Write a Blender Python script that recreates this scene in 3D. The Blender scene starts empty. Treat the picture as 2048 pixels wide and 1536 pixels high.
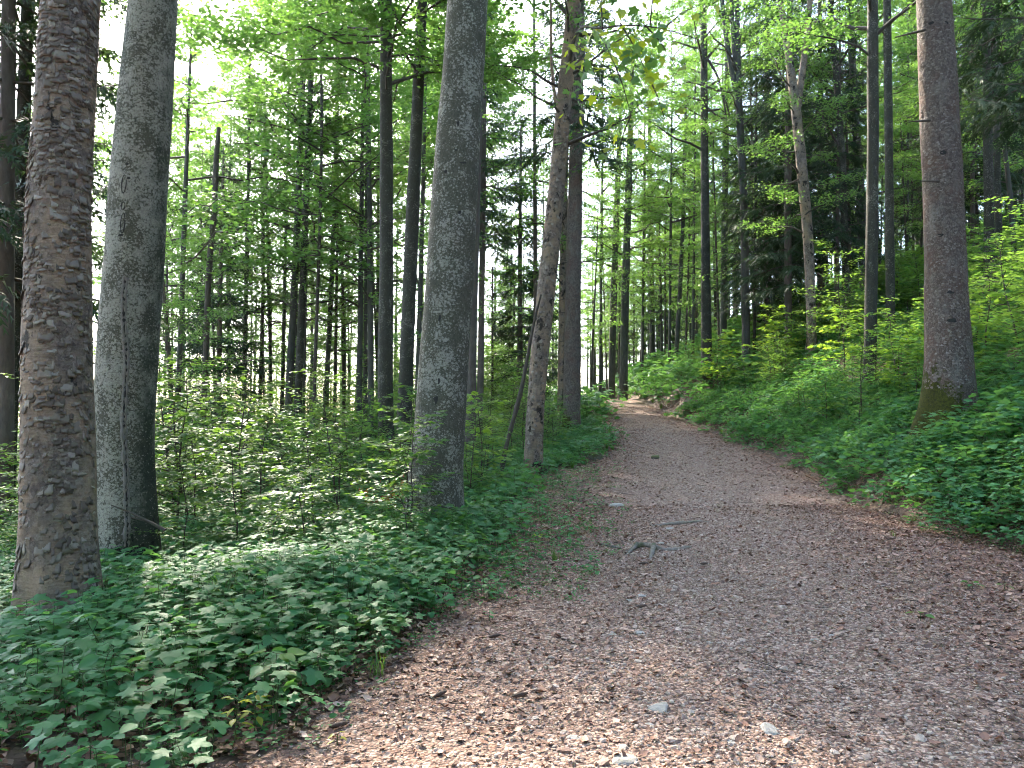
import bpy, math, random
import numpy as np
from mathutils import Vector, Matrix, Quaternion

# ------------------------------------------------------------------ camera, sky, sun, exposure
SC = bpy.context.scene
COL = SC.collection
PITCH = math.radians(3.0)
EYE = 1.6
FPX = 1479.0
cam_d = bpy.data.cameras.new("camera"); cam_d.sensor_width = 36.0; cam_d.lens = 36.0 * FPX / 2048.0
cam_d.clip_start = 0.05; cam_d.clip_end = 2000
cam = bpy.data.objects.new("camera", cam_d); COL.objects.link(cam)
cam.location = (0, 0, EYE); cam.rotation_euler = (math.radians(90) + PITCH, 0, 0)
SC.camera = cam

SUN_EL, SUN_AZ = math.radians(38.0), math.radians(-24.0)      # azimuth from +Y, positive to the right
world = bpy.data.worlds.new("World"); SC.world = world; world.use_nodes = True
wn = world.node_tree.nodes; wl = world.node_tree.links
bg = wn["Background"]; bg.inputs[1].default_value = 0.15
sky = wn.new("ShaderNodeTexSky"); sky.sky_type = 'NISHITA'; sky.sun_disc = False
sky.sun_elevation = SUN_EL; sky.sun_rotation = SUN_AZ; sky.dust_density = 1.6; sky.air_density = 1.0
wl.new(sky.outputs[0], bg.inputs[0])
sun_d = bpy.data.lights.new("sun", 'SUN'); sun_d.energy = 2.2; sun_d.angle = math.radians(1.0); sun_d.color = (1.0, 0.91, 0.76)
sun = bpy.data.objects.new("sun", sun_d); COL.objects.link(sun)
sdir = Vector((math.sin(SUN_AZ) * math.cos(SUN_EL), math.cos(SUN_AZ) * math.cos(SUN_EL), math.sin(SUN_EL)))
sun.rotation_euler = sdir.to_track_quat('Z', 'Y').to_euler()
sun.location = sdir * 60
SC.view_settings.view_transform = 'Standard'; SC.view_settings.look = 'None'
SC.view_settings.exposure = 3.2; SC.view_settings.gamma = 1.0; SC.view_settings.use_curve_mapping = False
cy = SC.cycles
cy.max_bounces = 4; cy.diffuse_bounces = 3; cy.glossy_bounces = 1; cy.transmission_bounces = 4
cy.transparent_max_bounces = 4; cy.sample_clamp_indirect = 6.0; cy.caustics_reflective = False; cy.caustics_refractive = False
cy.use_denoising = True; cy.filter_width = 1.05; cy.use_adaptive_sampling = True; cy.adaptive_threshold = 0.04

rng = np.random.default_rng(7)
random.seed(7)

# ------------------------------------------------------------------ helpers
def at(px, py, d):
    """the point on the vertical plane Y = d that the photograph shows at pixel (px, py)"""
    xc = (px - 1024) / FPX; zc = -(py - 768) / FPX
    dy = math.cos(PITCH) - zc * math.sin(PITCH); dz = math.sin(PITCH) + zc * math.cos(PITCH)
    k = d / dy
    return Vector((xc * k, d, EYE + dz * k))

def sstep(a, b, x):
    t = np.clip((x - a) / (b - a), 0, 1); return t * t * (3 - 2 * t)

PZ = ([-30, 0, 3.4, 6, 10, 14, 20, 26, 33, 40, 46, 52, 60, 90], [-.9, 0, 0, .02, .1, .17, .5, 1.0, 1.7, 2.5, 3.05, 3.2, 3.05, 3.0])
XL = ([-30, 3.4, 4.3, 5, 6.8, 9, 12, 15, 18, 20, 23, 26, 33, 40, 46, 60], [-1.4, -1.2, -.95, -.75, -.42, .1, .12, .45, .95, 2.3, 3.3, 3.8, 4.3, 4.5, 4.3, 3.0])
XR = ([-30, 8.5, 10.6, 13.3, 19, 22, 26, 33, 40, 46, 60], [5.9, 5.9, 5.75, 6.1, 7.3, 7.5, 7.5, 7.5, 7.45, 7.6, 7.0])
def xl(y): return np.interp(y, *XL)
def xr(y): return np.interp(y, *XR)
def pzf(y):
    # smoothed interpolation of the path's climb
    return (np.interp(y - 1.5, *PZ) + np.interp(y, *PZ) + np.interp(y + 1.5, *PZ)) / 3
def ground(x, y):
    x = np.asarray(x, float); y = np.asarray(y, float)
    p = pzf(y); ul = np.maximum(xl(y) - x, 0); ur = np.maximum(x - xr(y), 0)
    r = .62 * np.minimum(ur, 4.5) * sstep(0, .5, ur) + .40 * np.clip(ur - 4.5, 0, 45) + .1 * np.clip(ur - 50, 0, 300)
    l = -.05 * np.minimum(ul, 8) - .10 * np.clip(ul - 13, 0, 60)
    pl = p * np.where(ul > 0, np.exp(-ul / 11.0), 1.0)
    far = -.16 * np.clip(y - 42, 0, 90) * sstep(2, 10, ul)
    m = sstep(0, 1.2, ul) + sstep(0, 1.2, ur)
    n = .07 * np.sin(x * 1.3 + y * .7) * np.sin(y * 1.1 - x * .4) + .04 * np.sin(x * 3.1 + 1) * np.sin(y * 2.7 + 2) + .12 * np.sin(x * .37 + 2) * np.sin(y * .31)
    rut = -.03 * np.exp(-((x - (xl(y) + xr(y)) / 2 - 1.0) / .35) ** 2) - .03 * np.exp(-((x - (xl(y) + xr(y)) / 2 + .7) / .35) ** 2)
    return pl + r + l + far + n * m + .012 * np.sin(x * 4 + y) * np.sin(y * 3.3) + rut * (1 - np.clip(m, 0, 1))
def gz(x, y): return float(ground(x, y))

class MB:
    """collects vertices and faces (tris and quads) with a material slot and a random value for each face"""
    def __init__(s): s.v = []; s.f3 = []; s.f4 = []; s.n = 0
    def add(s, V, F, mat=0, rnd=None):
        V = np.asarray(V, float).reshape(-1, 3); F = np.asarray(F, int)
        if F.size == 0: return s
        r = np.zeros(len(F)) if rnd is None else np.broadcast_to(np.asarray(rnd, float), (len(F),))
        (s.f3 if F.shape[1] == 3 else s.f4).append((F + s.n, np.full(len(F), mat), r))
        s.v.append(V); s.n += len(V); return s
    def mesh(s, name, mats, smooth=False):
        me = bpy.data.meshes.new(name)
        V = np.concatenate(s.v).astype(np.float32)
        loops, sizes, mi, rn = [], [], [], []
        for lst, k in ((s.f3, 3), (s.f4, 4)):
            for F, m, r in lst:
                loops.append(F.reshape(-1)); sizes.append(np.full(len(F), k)); mi.append(m); rn.append(r)
        L = np.concatenate(loops).astype(np.int32); S = np.concatenate(sizes).astype(np.int32)
        me.vertices.add(len(V)); me.vertices.foreach_set("co", V.reshape(-1))
        me.loops.add(len(L)); me.loops.foreach_set("vertex_index", L)
        me.polygons.add(len(S)); me.polygons.foreach_set("loop_start", np.concatenate(([0], np.cumsum(S)[:-1])).astype(np.int32))
        me.polygons.foreach_set("material_index", np.concatenate(mi).astype(np.int32))
        a = me.attributes.new("rnd", 'FLOAT', 'FACE'); a.data.foreach_set("value", np.concatenate(rn).astype(np.float32))
        for m in mats: me.materials.append(m)
        if smooth: me.polygons.foreach_set("use_smooth", np.ones(len(S), bool))
        me.update(calc_edges=True); me.validate(); return me

def link(name, data, parent=None, loc=(0, 0, 0), rot=None, scale=None):
    o = bpy.data.objects.new(name, data); COL.objects.link(o); o.location = loc
    if parent is not None: o.parent = parent
    if rot is not None: o.rotation_euler = rot
    if scale is not None: o.scale = (scale,) * 3 if isinstance(scale, (int, float)) else scale
    return o
def tag(o, label, cat, group=None, kind=None):
    o["label"] = label
    if cat: o["category"] = cat
    if group: o["group"] = group
    if kind: o["kind"] = kind
    return o

def tube(P, R, n=6, cap=True):
    """verts and quads of a tapered tube along points P with radii R"""
    P = np.asarray(P, float); R = np.asarray(R, float); m = len(P)
    T = np.gradient(P, axis=0); T /= np.linalg.norm(T, axis=1)[:, None] + 1e-9
    ref = np.array([0.31, 0.95, 0.05]) if abs(T[0][2]) > .6 else np.array([0, 0, 1.0])
    A = np.cross(T, ref); A /= np.linalg.norm(A, axis=1)[:, None] + 1e-9
    B = np.cross(T, A)
    th = np.linspace(0, 2 * math.pi, n, endpoint=False)
    V = P[:, None] + R[:, None, None] * (A[:, None] * np.cos(th)[None, :, None] + B[:, None] * np.sin(th)[None, :, None])
    i = np.arange(m - 1)[:, None] * n; j = np.arange(n)[None]; jn = (j + 1) % n
    F = np.stack([i + j, i + jn, i + n + jn, i + n + j], -1).reshape(-1, 4)
    return V.reshape(-1, 3), F

def norm(a): return a / (np.linalg.norm(a, axis=-1, keepdims=True) + 1e-9)

# leaf templates: verts (x side, y along, z up), faces
def maple_tpl():
    h = [(0, 0), (.2, -.12), (.43, .0), (.34, .16), (.66, .46), (.40, .49), (.25, .56), (.21, .78)]
    out = [(x, y) for x, y in h] + [(0, 1.0)] + [(-x, y) for x, y in h[:0:-1]]
    V = [(0, .36, .03)] + [(x, y, -.16 * (x * x + (y - .36) ** 2) + (.05 if abs(x) > .3 else 0)) for x, y in out]
    n = len(out); F = [(0, 1 + i, 1 + (i + 1) % n) for i in range(n)]
    return np.array(V), np.array(F)
def ovate_tpl(w=.3):
    V = [(0, 0, 0), (w * .8, .22, .06), (w, .45, .07), (w * .62, .76, .03), (0, 1, -.08), (-w * .62, .76, .03), (-w, .45, .07), (-w * .8, .22, .06), (0, .33, -.01), (0, .66, -.02)]
    F = [(0, 1, 8), (1, 2, 8), (2, 9, 8), (2, 3, 9), (3, 4, 9), (4, 5, 9), (5, 6, 9), (6, 8, 9), (6, 7, 8), (7, 0, 8)]
    return np.array(V), np.array(F)
def hex_tpl(w=.3):
    V = [(0, 0, 0), (w, .35, .05), (w * .7, .72, .04), (0, 1, -.03), (-w * .7, .72, .04), (-w, .35, .05)]
    return np.array(V), np.array([(0, 1, 2, 3), (0, 3, 4, 5)])
def dia_tpl(w=.33):
    return np.array([(0, 0, 0), (w, .5, .04), (0, 1, 0), (-w, .5, .04)]), np.array([(0, 1, 2, 3)])
MAPLE, OVATE, HEXA, DIA = maple_tpl(), ovate_tpl(), hex_tpl(), dia_tpl()

def put_leaves(mb, tpl, pos, dirs, nrm, size, mat=0, rnd=None, r=None):
    V, F = tpl; N = len(pos)
    if N == 0: return
    d = norm(dirs); s = norm(np.cross(d, nrm)); n = np.cross(s, d)
    W = pos[:, None] + size[:, None, None] * (V[None, :, :1] * s[:, None] + V[None, :, 1:2] * d[:, None] + V[None, :, 2:] * n[:, None])
    FF = (F[None] + (np.arange(N) * len(V))[:, None, None]).reshape(-1, F.shape[1])
    rv = (r if r is not None else rng).random(N) if rnd is None else rnd
    mb.add(W.reshape(-1, 3), FF, mat, np.repeat(rv, len(F)))

# ------------------------------------------------------------------ materials
def newmat(name):
    m = bpy.data.materials.new(name); m.use_nodes = True
    nt = m.node_tree; return m, nt, nt.nodes, nt.links, nt.nodes["Principled BSDF"], nt.nodes["Material Output"]
def ramp(nt, fac, stops):
    r = nt.nodes.new("ShaderNodeValToRGB"); e = r.color_ramp.elements
    while len(e) < len(stops): e.new(.5)
    for k, (p, c) in enumerate(stops): e[k].position = p; e[k].color = (*c, 1) if len(c) == 3 else c
    nt.links.new(fac, r.inputs[0]); return r.outputs[0]
def noise(nt, vec, scale, detail=3, rough=.55, dist=0):
    n = nt.nodes.new("ShaderNodeTexNoise"); n.inputs["Scale"].default_value = scale; n.inputs["Detail"].default_value = detail
    n.inputs["Roughness"].default_value = rough; n.inputs["Distortion"].default_value = dist
    if vec is not None: nt.links.new(vec, n.inputs["Vector"])
    return n.outputs
def voro(nt, vec, scale, feature='F1', rand=1.0):
    n = nt.nodes.new("ShaderNodeTexVoronoi"); n.feature = feature; n.inputs["Scale"].default_value = scale; n.inputs["Randomness"].default_value = rand
    if vec is not None: nt.links.new(vec, n.inputs["Vector"])
    return n.outputs
def math_(nt, op, a, b=None, c=None):
    n = nt.nodes.new("ShaderNodeMath"); n.operation = op
    for k, q in enumerate((a, b, c)):
        if q is None: continue
        if isinstance(q, (int, float)): n.inputs[k].default_value = q
        else: nt.links.new(q, n.inputs[k])
    return n.outputs[0]
def mixc(nt, fac, a, b, mode='MIX'):
    n = nt.nodes.new("ShaderNodeMix"); n.data_type = 'RGBA'; n.blend_type = mode
    for k, q in ((0, fac), (6, a), (7, b)):
        if isinstance(q, (int, float)): n.inputs[k].default_value = q
        elif isinstance(q, tuple): n.inputs[k].default_value = (*q, 1)
        else: nt.links.new(q, n.inputs[k])
    return n.outputs[2]
def mapping(nt, vec, scale=(1, 1, 1)):
    n = nt.nodes.new("ShaderNodeMapping"); n.inputs["Scale"].default_value = scale; nt.links.new(vec, n.inputs[0]); return n.outputs[0]
def objcoord(nt, rnd=True):
    tc = nt.nodes.new("ShaderNodeTexCoord"); v = tc.outputs["Object"]
    if not rnd: return v
    oi = nt.nodes.new("ShaderNodeObjectInfo"); k = math_(nt, 'MULTIPLY', oi.outputs["Random"], 57.0)
    a = nt.nodes.new("ShaderNodeVectorMath"); a.operation = 'ADD'; nt.links.new(v, a.inputs[0]); nt.links.new(k, a.inputs[1]); return a.outputs[0]
def bump(nt, h, strength, dist, prev=None):
    b = nt.nodes.new("ShaderNodeBump"); b.inputs["Strength"].default_value = strength; b.inputs["Distance"].default_value = dist
    nt.links.new(h, b.inputs["Height"])
    if prev is not None: nt.links.new(prev, b.inputs["Normal"])
    return b.outputs[0]
def distort(nt, vec, scale, amt):
    nz = noise(nt, vec, scale, 2)[1]
    a = nt.nodes.new("ShaderNodeVectorMath"); a.operation = 'SUBTRACT'; nt.links.new(nz, a.inputs[0]); a.inputs[1].default_value = (.5, .5, .5)
    b = nt.nodes.new("ShaderNodeVectorMath"); b.operation = 'SCALE'; nt.links.new(a.outputs[0], b.inputs[0]); b.inputs[3].default_value = amt
    c = nt.nodes.new("ShaderNodeVectorMath"); c.operation = 'ADD'; nt.links.new(vec, c.inputs[0]); nt.links.new(b.outputs[0], c.inputs[1]); return c.outputs[0]

def leaf_mat(name, dark, light, trans, tfac=.42, rough=.42, spec=.5, objvar=.5):
    m, nt, N, L, P, out = newmat(name)
    at_ = N.new("ShaderNodeAttribute"); at_.attribute_name = "rnd"
    oi = N.new("ShaderNodeObjectInfo")
    f = math_(nt, 'ADD', math_(nt, 'MULTIPLY', at_.outputs["Fac"], 1 - objvar), math_(nt, 'MULTIPLY', oi.outputs["Random"], objvar))
    col = ramp(nt, f, [(0.05, dark), (0.95, light)])
    L.new(col, P.inputs["Base Color"]); P.inputs["Roughness"].default_value = rough; P.inputs["Specular IOR Level"].default_value = spec
    t = N.new("ShaderNodeBsdfTranslucent"); tc = ramp(nt, f, [(0.05, tuple(c * .8 for c in trans)), (0.95, trans)]); L.new(tc, t.inputs[0])
    mx = N.new("ShaderNodeMixShader"); mx.inputs[0].default_value = tfac
    L.new(P.outputs[0], mx.inputs[1]); L.new(t.outputs[0], mx.inputs[2]); L.new(mx.outputs[0], out.inputs[0]); return m

M_CROWN = leaf_mat("leaf_crown", (.036, .100, .034), (.075, .165, .048), (.23, .43, .065), .5, .45)
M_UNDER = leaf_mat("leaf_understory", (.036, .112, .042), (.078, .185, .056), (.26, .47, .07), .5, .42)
M_SAPL = leaf_mat("leaf_sapling", (.030, .105, .040), (.070, .185, .060), (.30, .50, .06), .47, .46, .28)
M_HERB = leaf_mat("leaf_herb", (.030, .122, .050), (.078, .220, .084), (.22, .47, .08), .38, .5, .22)
M_GRASS = leaf_mat("leaf_grass", (.05, .14, .03), (.09, .21, .04), (.25, .42, .05), .42, .40)
M_YELLOW = leaf_mat("leaf_yellow", (.20, .24, .03), (.34, .34, .04), (.6, .6, .05), .5, .45)
M_MAPLE = leaf_mat("leaf_maple_painted_sun", (.13, .22, .025), (.21, .30, .03), (.66, .74, .04), .55, .42)  # yellow sunlight put into the leaf colour
M_LIME = leaf_mat("leaf_maple_lime", (.07, .18, .035), (.12, .25, .04), (.40, .60, .05), .5, .42)
M_ORANGE = leaf_mat("leaf_dead_orange", (.26, .09, .03), (.40, .16, .04), (.5, .2, .04), .4, .6)
M_SPRUCE = leaf_mat("needles", (.018, .042, .020), (.035, .075, .030), (.08, .14, .03), .18, .55, .3)
M_FERN = leaf_mat("leaf_fern", (.04, .11, .035), (.07, .17, .045), (.22, .40, .05), .4, .45)

def litter_mat():
    m, nt, N, L, P, out = newmat("leaf_litter")
    at_ = N.new("ShaderNodeAttribute"); at_.attribute_name = "rnd"; oi = N.new("ShaderNodeObjectInfo")
    col = ramp(nt, oi.outputs["Random"], [(0, (.10, .044, .028)), (.3, (.22, .098, .060)), (.6, (.35, .170, .110)), (.85, (.48, .285, .20)), (1, (.62, .43, .34))])
    v = noise(nt, objcoord(nt), 60, 3)[0]
    L.new(mixc(nt, math_(nt, 'MULTIPLY', v, .5), col, (.16, .09, .06)), P.inputs["Base Color"]); P.inputs["Roughness"].default_value = .6
    return m
M_LITTER = litter_mat()
def stone_mat(name, cols, sc=14, rnd=True, moss=0):
    m, nt, N, L, P, out = newmat(name)
    v = objcoord(nt); oi = N.new("ShaderNodeObjectInfo")
    base = ramp(nt, oi.outputs["Random"], [(k / (len(cols) - 1), c) for k, c in enumerate(cols)])
    n1 = noise(nt, v, sc, 5, .65)[0]
    c = mixc(nt, math_(nt, 'MULTIPLY', n1, .55), base, (.13, .115, .10))
    if moss:
        geo = N.new("ShaderNodeNewGeometry"); sx = N.new("ShaderNodeSeparateXYZ"); L.new(geo.outputs["Normal"], sx.inputs[0])
        f = math_(nt, 'ADD', math_(nt, 'MULTIPLY', sx.outputs[2], .5), math_(nt, 'MULTIPLY', noise(nt, v, 6, 3)[0], 1.0))
        c = mixc(nt, ramp(nt, f, [(.62 - .3 * (moss - 1), (0, 0, 0)), (.85 - .3 * (moss - 1), (1, 1, 1))]), c, (.075, .085, .018))
    L.new(c, P.inputs["Base Color"]); P.inputs["Roughness"].default_value = .85
    L.new(bump(nt, n1, .5, .01), P.inputs["Normal"]); return m
M_GRAVEL = stone_mat("gravel_chip", [(.25, .130, .090), (.55, .370, .285), (.36, .205, .145), (.74, .565, .46), (.48, .320, .245)], 90)
M_STONE = stone_mat("path_stone", [(.34, .30, .26), (.46, .42, .37), (.40, .36, .32)], 22)
M_MOSSROCK = stone_mat("mossy_rock", [(.14, .12, .10), (.18, .16, .13)], 12, moss=1.6)
M_CONE = stone_mat("cone_scale", [(.07, .035, .022), (.10, .05, .03)], 60)

def simple_bark(name, c0, c1, sc=(9, 9, 2.2), b=.5, dist=.03, rough=.9, moss=0):
    m, nt, N, L, P, out = newmat(name)
    v = objcoord(nt); mv = mapping(nt, v, sc); n1 = noise(nt, mv, 1.0, 6, .65)[0]; n2 = noise(nt, v, 1.1, 3)[0]
    oi = N.new("ShaderNodeObjectInfo")
    c = ramp(nt, n1, [(.28, c0), (.72, c1)])
    c = mixc(nt, math_(nt, 'MULTIPLY', math_(nt, 'SUBTRACT', n2, .3), .9), c, tuple(k * .55 for k in c0))
    if moss: c = mixc(nt, ramp(nt, noise(nt, v, 2.3, 4)[0], [(.5, (0, 0, 0)), (.62, (moss, moss, moss))]), c, (.06, .075, .02))
    L.new(c, P.inputs["Base Color"]); P.inputs["Roughness"].default_value = rough
    L.new(bump(nt, n1, b, dist), P.inputs["Normal"]); return m
M_BFAR = simple_bark("bark_far_beech", (.040, .037, .030), (.105, .100, .083))
M_SFAR = simple_bark("bark_far_spruce", (.075, .058, .048), (.16, .125, .105), (14, 14, 5))
M_TWIG = simple_bark("bark_twig", (.045, .036, .028), (.10, .08, .062), (20, 20, 8))
M_DEAD = simple_bark("dead_wood", (.10, .085, .07), (.24, .21, .18), (40, 40, 8), moss=.7)
M_STEM = simple_bark("herb_stem", (.05, .08, .025), (.09, .12, .04), (30, 30, 8), .2, .003)
M_ROOT = simple_bark("root_wood", (.14, .112, .09), (.32, .275, .23), (30, 30, 9), .8, .02, moss=.8)

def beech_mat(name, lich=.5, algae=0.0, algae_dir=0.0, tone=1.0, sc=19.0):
    m, nt, N, L, P, out = newmat(name)
    v = objcoord(nt)
    low = noise(nt, mapping(nt, v, (3.0, 3.0, 2.6)), 1.0, 6, .68)[0]
    fine = noise(nt, mapping(nt, v, (30, 30, 16)), 1.0, 5, .7)[0]
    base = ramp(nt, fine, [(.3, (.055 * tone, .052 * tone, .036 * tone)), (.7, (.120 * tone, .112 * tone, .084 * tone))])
    dv = distort(nt, v, 22, .05)
    def spots(scale, gain, off):
        vo = voro(nt, mapping(nt, dv, (1, 1, 1.25)), scale)[0]
        thr = math_(nt, 'ADD', math_(nt, 'MULTIPLY', math_(nt, 'SUBTRACT', low, .5), gain), off)
        return ramp(nt, math_(nt, 'ADD', math_(nt, 'MULTIPLY', math_(nt, 'SUBTRACT', thr, vo), 5.0), .5), [(.40, (0, 0, 0)), (.60, (1, 1, 1))]), vo
    l1, vo1 = spots(sc, 2.0, lich); l2, vo2 = spots(sc * 2.1, 1.8, lich - .03)
    lic = math_(nt, 'MAXIMUM', l1, math_(nt, 'MULTIPLY', l2, .8))
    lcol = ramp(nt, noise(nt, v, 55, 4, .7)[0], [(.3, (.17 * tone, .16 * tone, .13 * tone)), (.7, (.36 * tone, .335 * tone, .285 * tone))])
    fl = ramp(nt, noise(nt, mapping(nt, v, (48, 48, 36)), 1.0, 4, .65)[0], [(.36, (1, 1, 1)), (.44, (0, 0, 0))])
    c = mixc(nt, lic, base, lcol); c = mixc(nt, math_(nt, 'MULTIPLY', fl, .85), c, (.045, .042, .032))
    ln = noise(nt, mapping(nt, distort(nt, v, 3, .08), (2.2, 2.2, 34)), 1.0, 4, .65)[0]
    lines = ramp(nt, ln, [(.30, (1, 1, 1)), (.37, (0, 0, 0))])
    c = mixc(nt, math_(nt, 'MULTIPLY', lines, .55), c, (.055, .052, .038))
    big = ramp(nt, noise(nt, mapping(nt, v, (5, 5, 2.4)), 1.0, 4, .6)[0], [(.28, (1, 1, 1)), (.36, (0, 0, 0))])
    c = mixc(nt, math_(nt, 'MULTIPLY', big, .6), c, (.045, .045, .028))
    if algae:      # the weather side grown over with dark green algae; its edge wanders
        tc = N.new("ShaderNodeTexCoord"); sx = N.new("ShaderNodeSeparateXYZ"); L.new(tc.outputs["Object"], sx.inputs[0])
        q = math_(nt, 'ADD', math_(nt, 'MULTIPLY', sx.outputs[0], 1.0), math_(nt, 'MULTIPLY', math_(nt, 'SUBTRACT', noise(nt, v, 3.5, 5, .7)[0], .5), .35))
        q = math_(nt, 'SUBTRACT', q, math_(nt, 'MULTIPLY', sx.outputs[2], .045))
        am = ramp(nt, q, [(algae_dir, (0, 0, 0)), (algae_dir + .14, (algae,) * 3)])
        am = math_(nt, 'MULTIPLY', am, math_(nt, 'SUBTRACT', 1.0, math_(nt, 'MULTIPLY', ramp(nt, vo1, [(.16, (1, 1, 1)), (.24, (0, 0, 0))]), .7)))
        c = mixc(nt, am, c, (.026, .032, .020))
        st = math_(nt, 'ADD', noise(nt, mapping(nt, v, (7, 7, 4.5)), 1.0, 5, .7)[0], math_(nt, 'MULTIPLY', sx.outputs[2], .16))      # black rot stains low on the trunk
        c = mixc(nt, ramp(nt, st, [(.46, (.95, .95, .95)), (.52, (0, 0, 0))]), c, (.014, .012, .010))
    L.new(c, P.inputs["Base Color"]); P.inputs["Roughness"].default_value = .85; P.inputs["Specular IOR Level"].default_value = .25
    h = math_(nt, 'ADD', math_(nt, 'MULTIPLY', lic, .35), math_(nt, 'ADD', math_(nt, 'MULTIPLY', ln, .8), math_(nt, 'MULTIPLY', fine, .6)))
    L.new(bump(nt, h, .6, .014), P.inputs["Normal"]); return m
M_BEECH1 = beech_mat("bark_beech_lichen", .34)
M_BEECH2 = beech_mat("bark_beech_algae", .52, .92, .10, 1.0, 24)
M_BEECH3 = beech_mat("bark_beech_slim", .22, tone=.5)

def spruce_mat():
    m, nt, N, L, P, out = newmat("bark_spruce_scales")
    v = objcoord(nt); dv = distort(nt, v, 12, .03)
    mv = mapping(nt, dv, (1, 1, .75))
    e = voro(nt, mv, 30, 'DISTANCE_TO_EDGE')[0]; cl = voro(nt, mv, 30)
    n1 = noise(nt, v, 40, 5, .7)[0]; low = noise(nt, v, 2.0, 4)[0]
    sep = N.new("ShaderNodeSeparateColor"); L.new(cl[1], sep.inputs[0])
    c = ramp(nt, math_(nt, 'ADD', math_(nt, 'MULTIPLY', sep.outputs[0], .5), math_(nt, 'MULTIPLY', n1, .5)), [(.2, (.105, .078, .064)), (.55, (.185, .145, .122)), (.85, (.27, .225, .195))])
    c = mixc(nt, ramp(nt, e, [(.0, (.8, .8, .8)), (.10, (0, 0, 0))]), c, (.05, .036, .03))
    c = mixc(nt, ramp(nt, low, [(.45, (0, 0, 0)), (.70, (.6, .6, .6))]), c, (.16, .085, .062))
    c = mixc(nt, ramp(nt, noise(nt, mapping(nt, v, (5, 5, 2)), 1.0, 5, .7)[0], [(.52, (0, 0, 0)), (.70, (.6, .6, .6))]), c, (.24, .22, .20))
    tc = N.new("ShaderNodeTexCoord"); sx = N.new("ShaderNodeSeparateXYZ"); L.new(tc.outputs["Object"], sx.inputs[0])
    q = math_(nt, 'ADD', math_(nt, 'MULTIPLY', sx.outputs[2], -.55), math_(nt, 'MULTIPLY', sx.outputs[0], -.75))
    q = math_(nt, 'ADD', q, math_(nt, 'MULTIPLY', noise(nt, v, 5.0, 7, .78)[0], 1.5))
    mo = ramp(nt, q, [(.46, (0, 0, 0)), (.56, (1, 1, 1))])
    mc = ramp(nt, noise(nt, v, 26, 4, .7)[0], [(.3, (.022, .027, .004)), (.7, (.088, .090, .009))])
    c = mixc(nt, mo, c, mc)
    L.new(c, P.inputs["Base Color"]); P.inputs["Roughness"].default_value = .88; P.inputs["Specular IOR Level"].default_value = .25
    h = math_(nt, 'ADD', math_(nt, 'MULTIPLY', sep.outputs[1], .7), math_(nt, 'ADD', ramp(nt, e, [(0, (0, 0, 0)), (.15, (1, 1, 1))]), math_(nt, 'MULTIPLY', n1, .5)))
    L.new(bump(nt, h, .9, .018), P.inputs["Normal"]); return m
M_SPRUCEB = spruce_mat()

def maple_bark(name, sc=20.0, moss=True, blk_at=.33):
    m, nt, N, L, P, out = newmat(name)
    v = objcoord(nt); dv = distort(nt, v, 16, .07); mv = mapping(nt, dv, (1, 1, .85))
    e = voro(nt, mv, sc, 'DISTANCE_TO_EDGE')[0]; cl = voro(nt, mv, sc)[1]
    sep = N.new("ShaderNodeSeparateColor"); L.new(cl, sep.inputs[0])
    n1 = noise(nt, v, 34, 6, .72)[0]; low = noise(nt, mapping(nt, v, (3, 3, 1.8)), 1.0, 5, .65)[0]
    wr = noise(nt, mapping(nt, distort(nt, v, 4, .08), (4, 4, 48)), 1.0, 4, .6)[0]
    c = ramp(nt, math_(nt, 'ADD', math_(nt, 'MULTIPLY', sep.outputs[0], .25), math_(nt, 'MULTIPLY', n1, .85)), [(.25, (.070, .050, .040)), (.55, (.165, .125, .102)), (.85, (.33, .27, .23))])
    plates = ramp(nt, low, [(.40, (0, 0, 0)), (.58, (1, 1, 1))])
    smooth_c = ramp(nt, math_(nt, 'ADD', math_(nt, 'MULTIPLY', wr, .6), math_(nt, 'MULTIPLY', n1, .4)), [(.32, (.19, .125, .082)), (.68, (.37, .265, .185))])
    c = mixc(nt, plates, smooth_c, c)
    crack = math_(nt, 'MULTIPLY', math_(nt, 'MULTIPLY', ramp(nt, e, [(0, (1, 1, 1)), (.025, (0, 0, 0))]), plates), ramp(nt, noise(nt, v, 11, 3)[0], [(.45, (0, 0, 0)), (.6, (1, 1, 1))]))
    c = mixc(nt, math_(nt, 'MULTIPLY', crack, .8), c, (.030, .021, .016))
    blk = ramp(nt, noise(nt, mapping(nt, v, (4.2, 4.2, 3.0)), 1.0, 5, .7)[0], [(blk_at, (1, 1, 1)), (blk_at + .045, (0, 0, 0))])
    c = mixc(nt, math_(nt, 'MULTIPLY', blk, .92), c, (.016, .013, .010))
    if moss:
        tc = N.new("ShaderNodeTexCoord"); sx = N.new("ShaderNodeSeparateXYZ"); L.new(tc.outputs["Object"], sx.inputs[0])
        q = math_(nt, 'ADD', math_(nt, 'MULTIPLY', sx.outputs[2], -.8), math_(nt, 'MULTIPLY', sx.outputs[0], 1.0))
        q = math_(nt, 'ADD', q, math_(nt, 'MULTIPLY', noise(nt, v, 4, 5, .7)[0], .6))
        c = mixc(nt, ramp(nt, q, [(.34, (0, 0, 0)), (.44, (.9, .9, .9))]), c, (.045, .050, .015))
    L.new(c, P.inputs["Base Color"]); P.inputs["Roughness"].default_value = .85; P.inputs["Specular IOR Level"].default_value = .3
    h = math_(nt, 'ADD', math_(nt, 'MULTIPLY', sep.outputs[1], .5), math_(nt, 'ADD', math_(nt, 'MULTIPLY', wr, .6), math_(nt, 'MULTIPLY', n1, .9)))
    h = math_(nt, 'SUBTRACT', h, math_(nt, 'MULTIPLY', crack, 1.0))
    L.new(bump(nt, h, .8, .016), P.inputs["Normal"]); return m
M_SYC = maple_bark("bark_sycamore")
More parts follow.
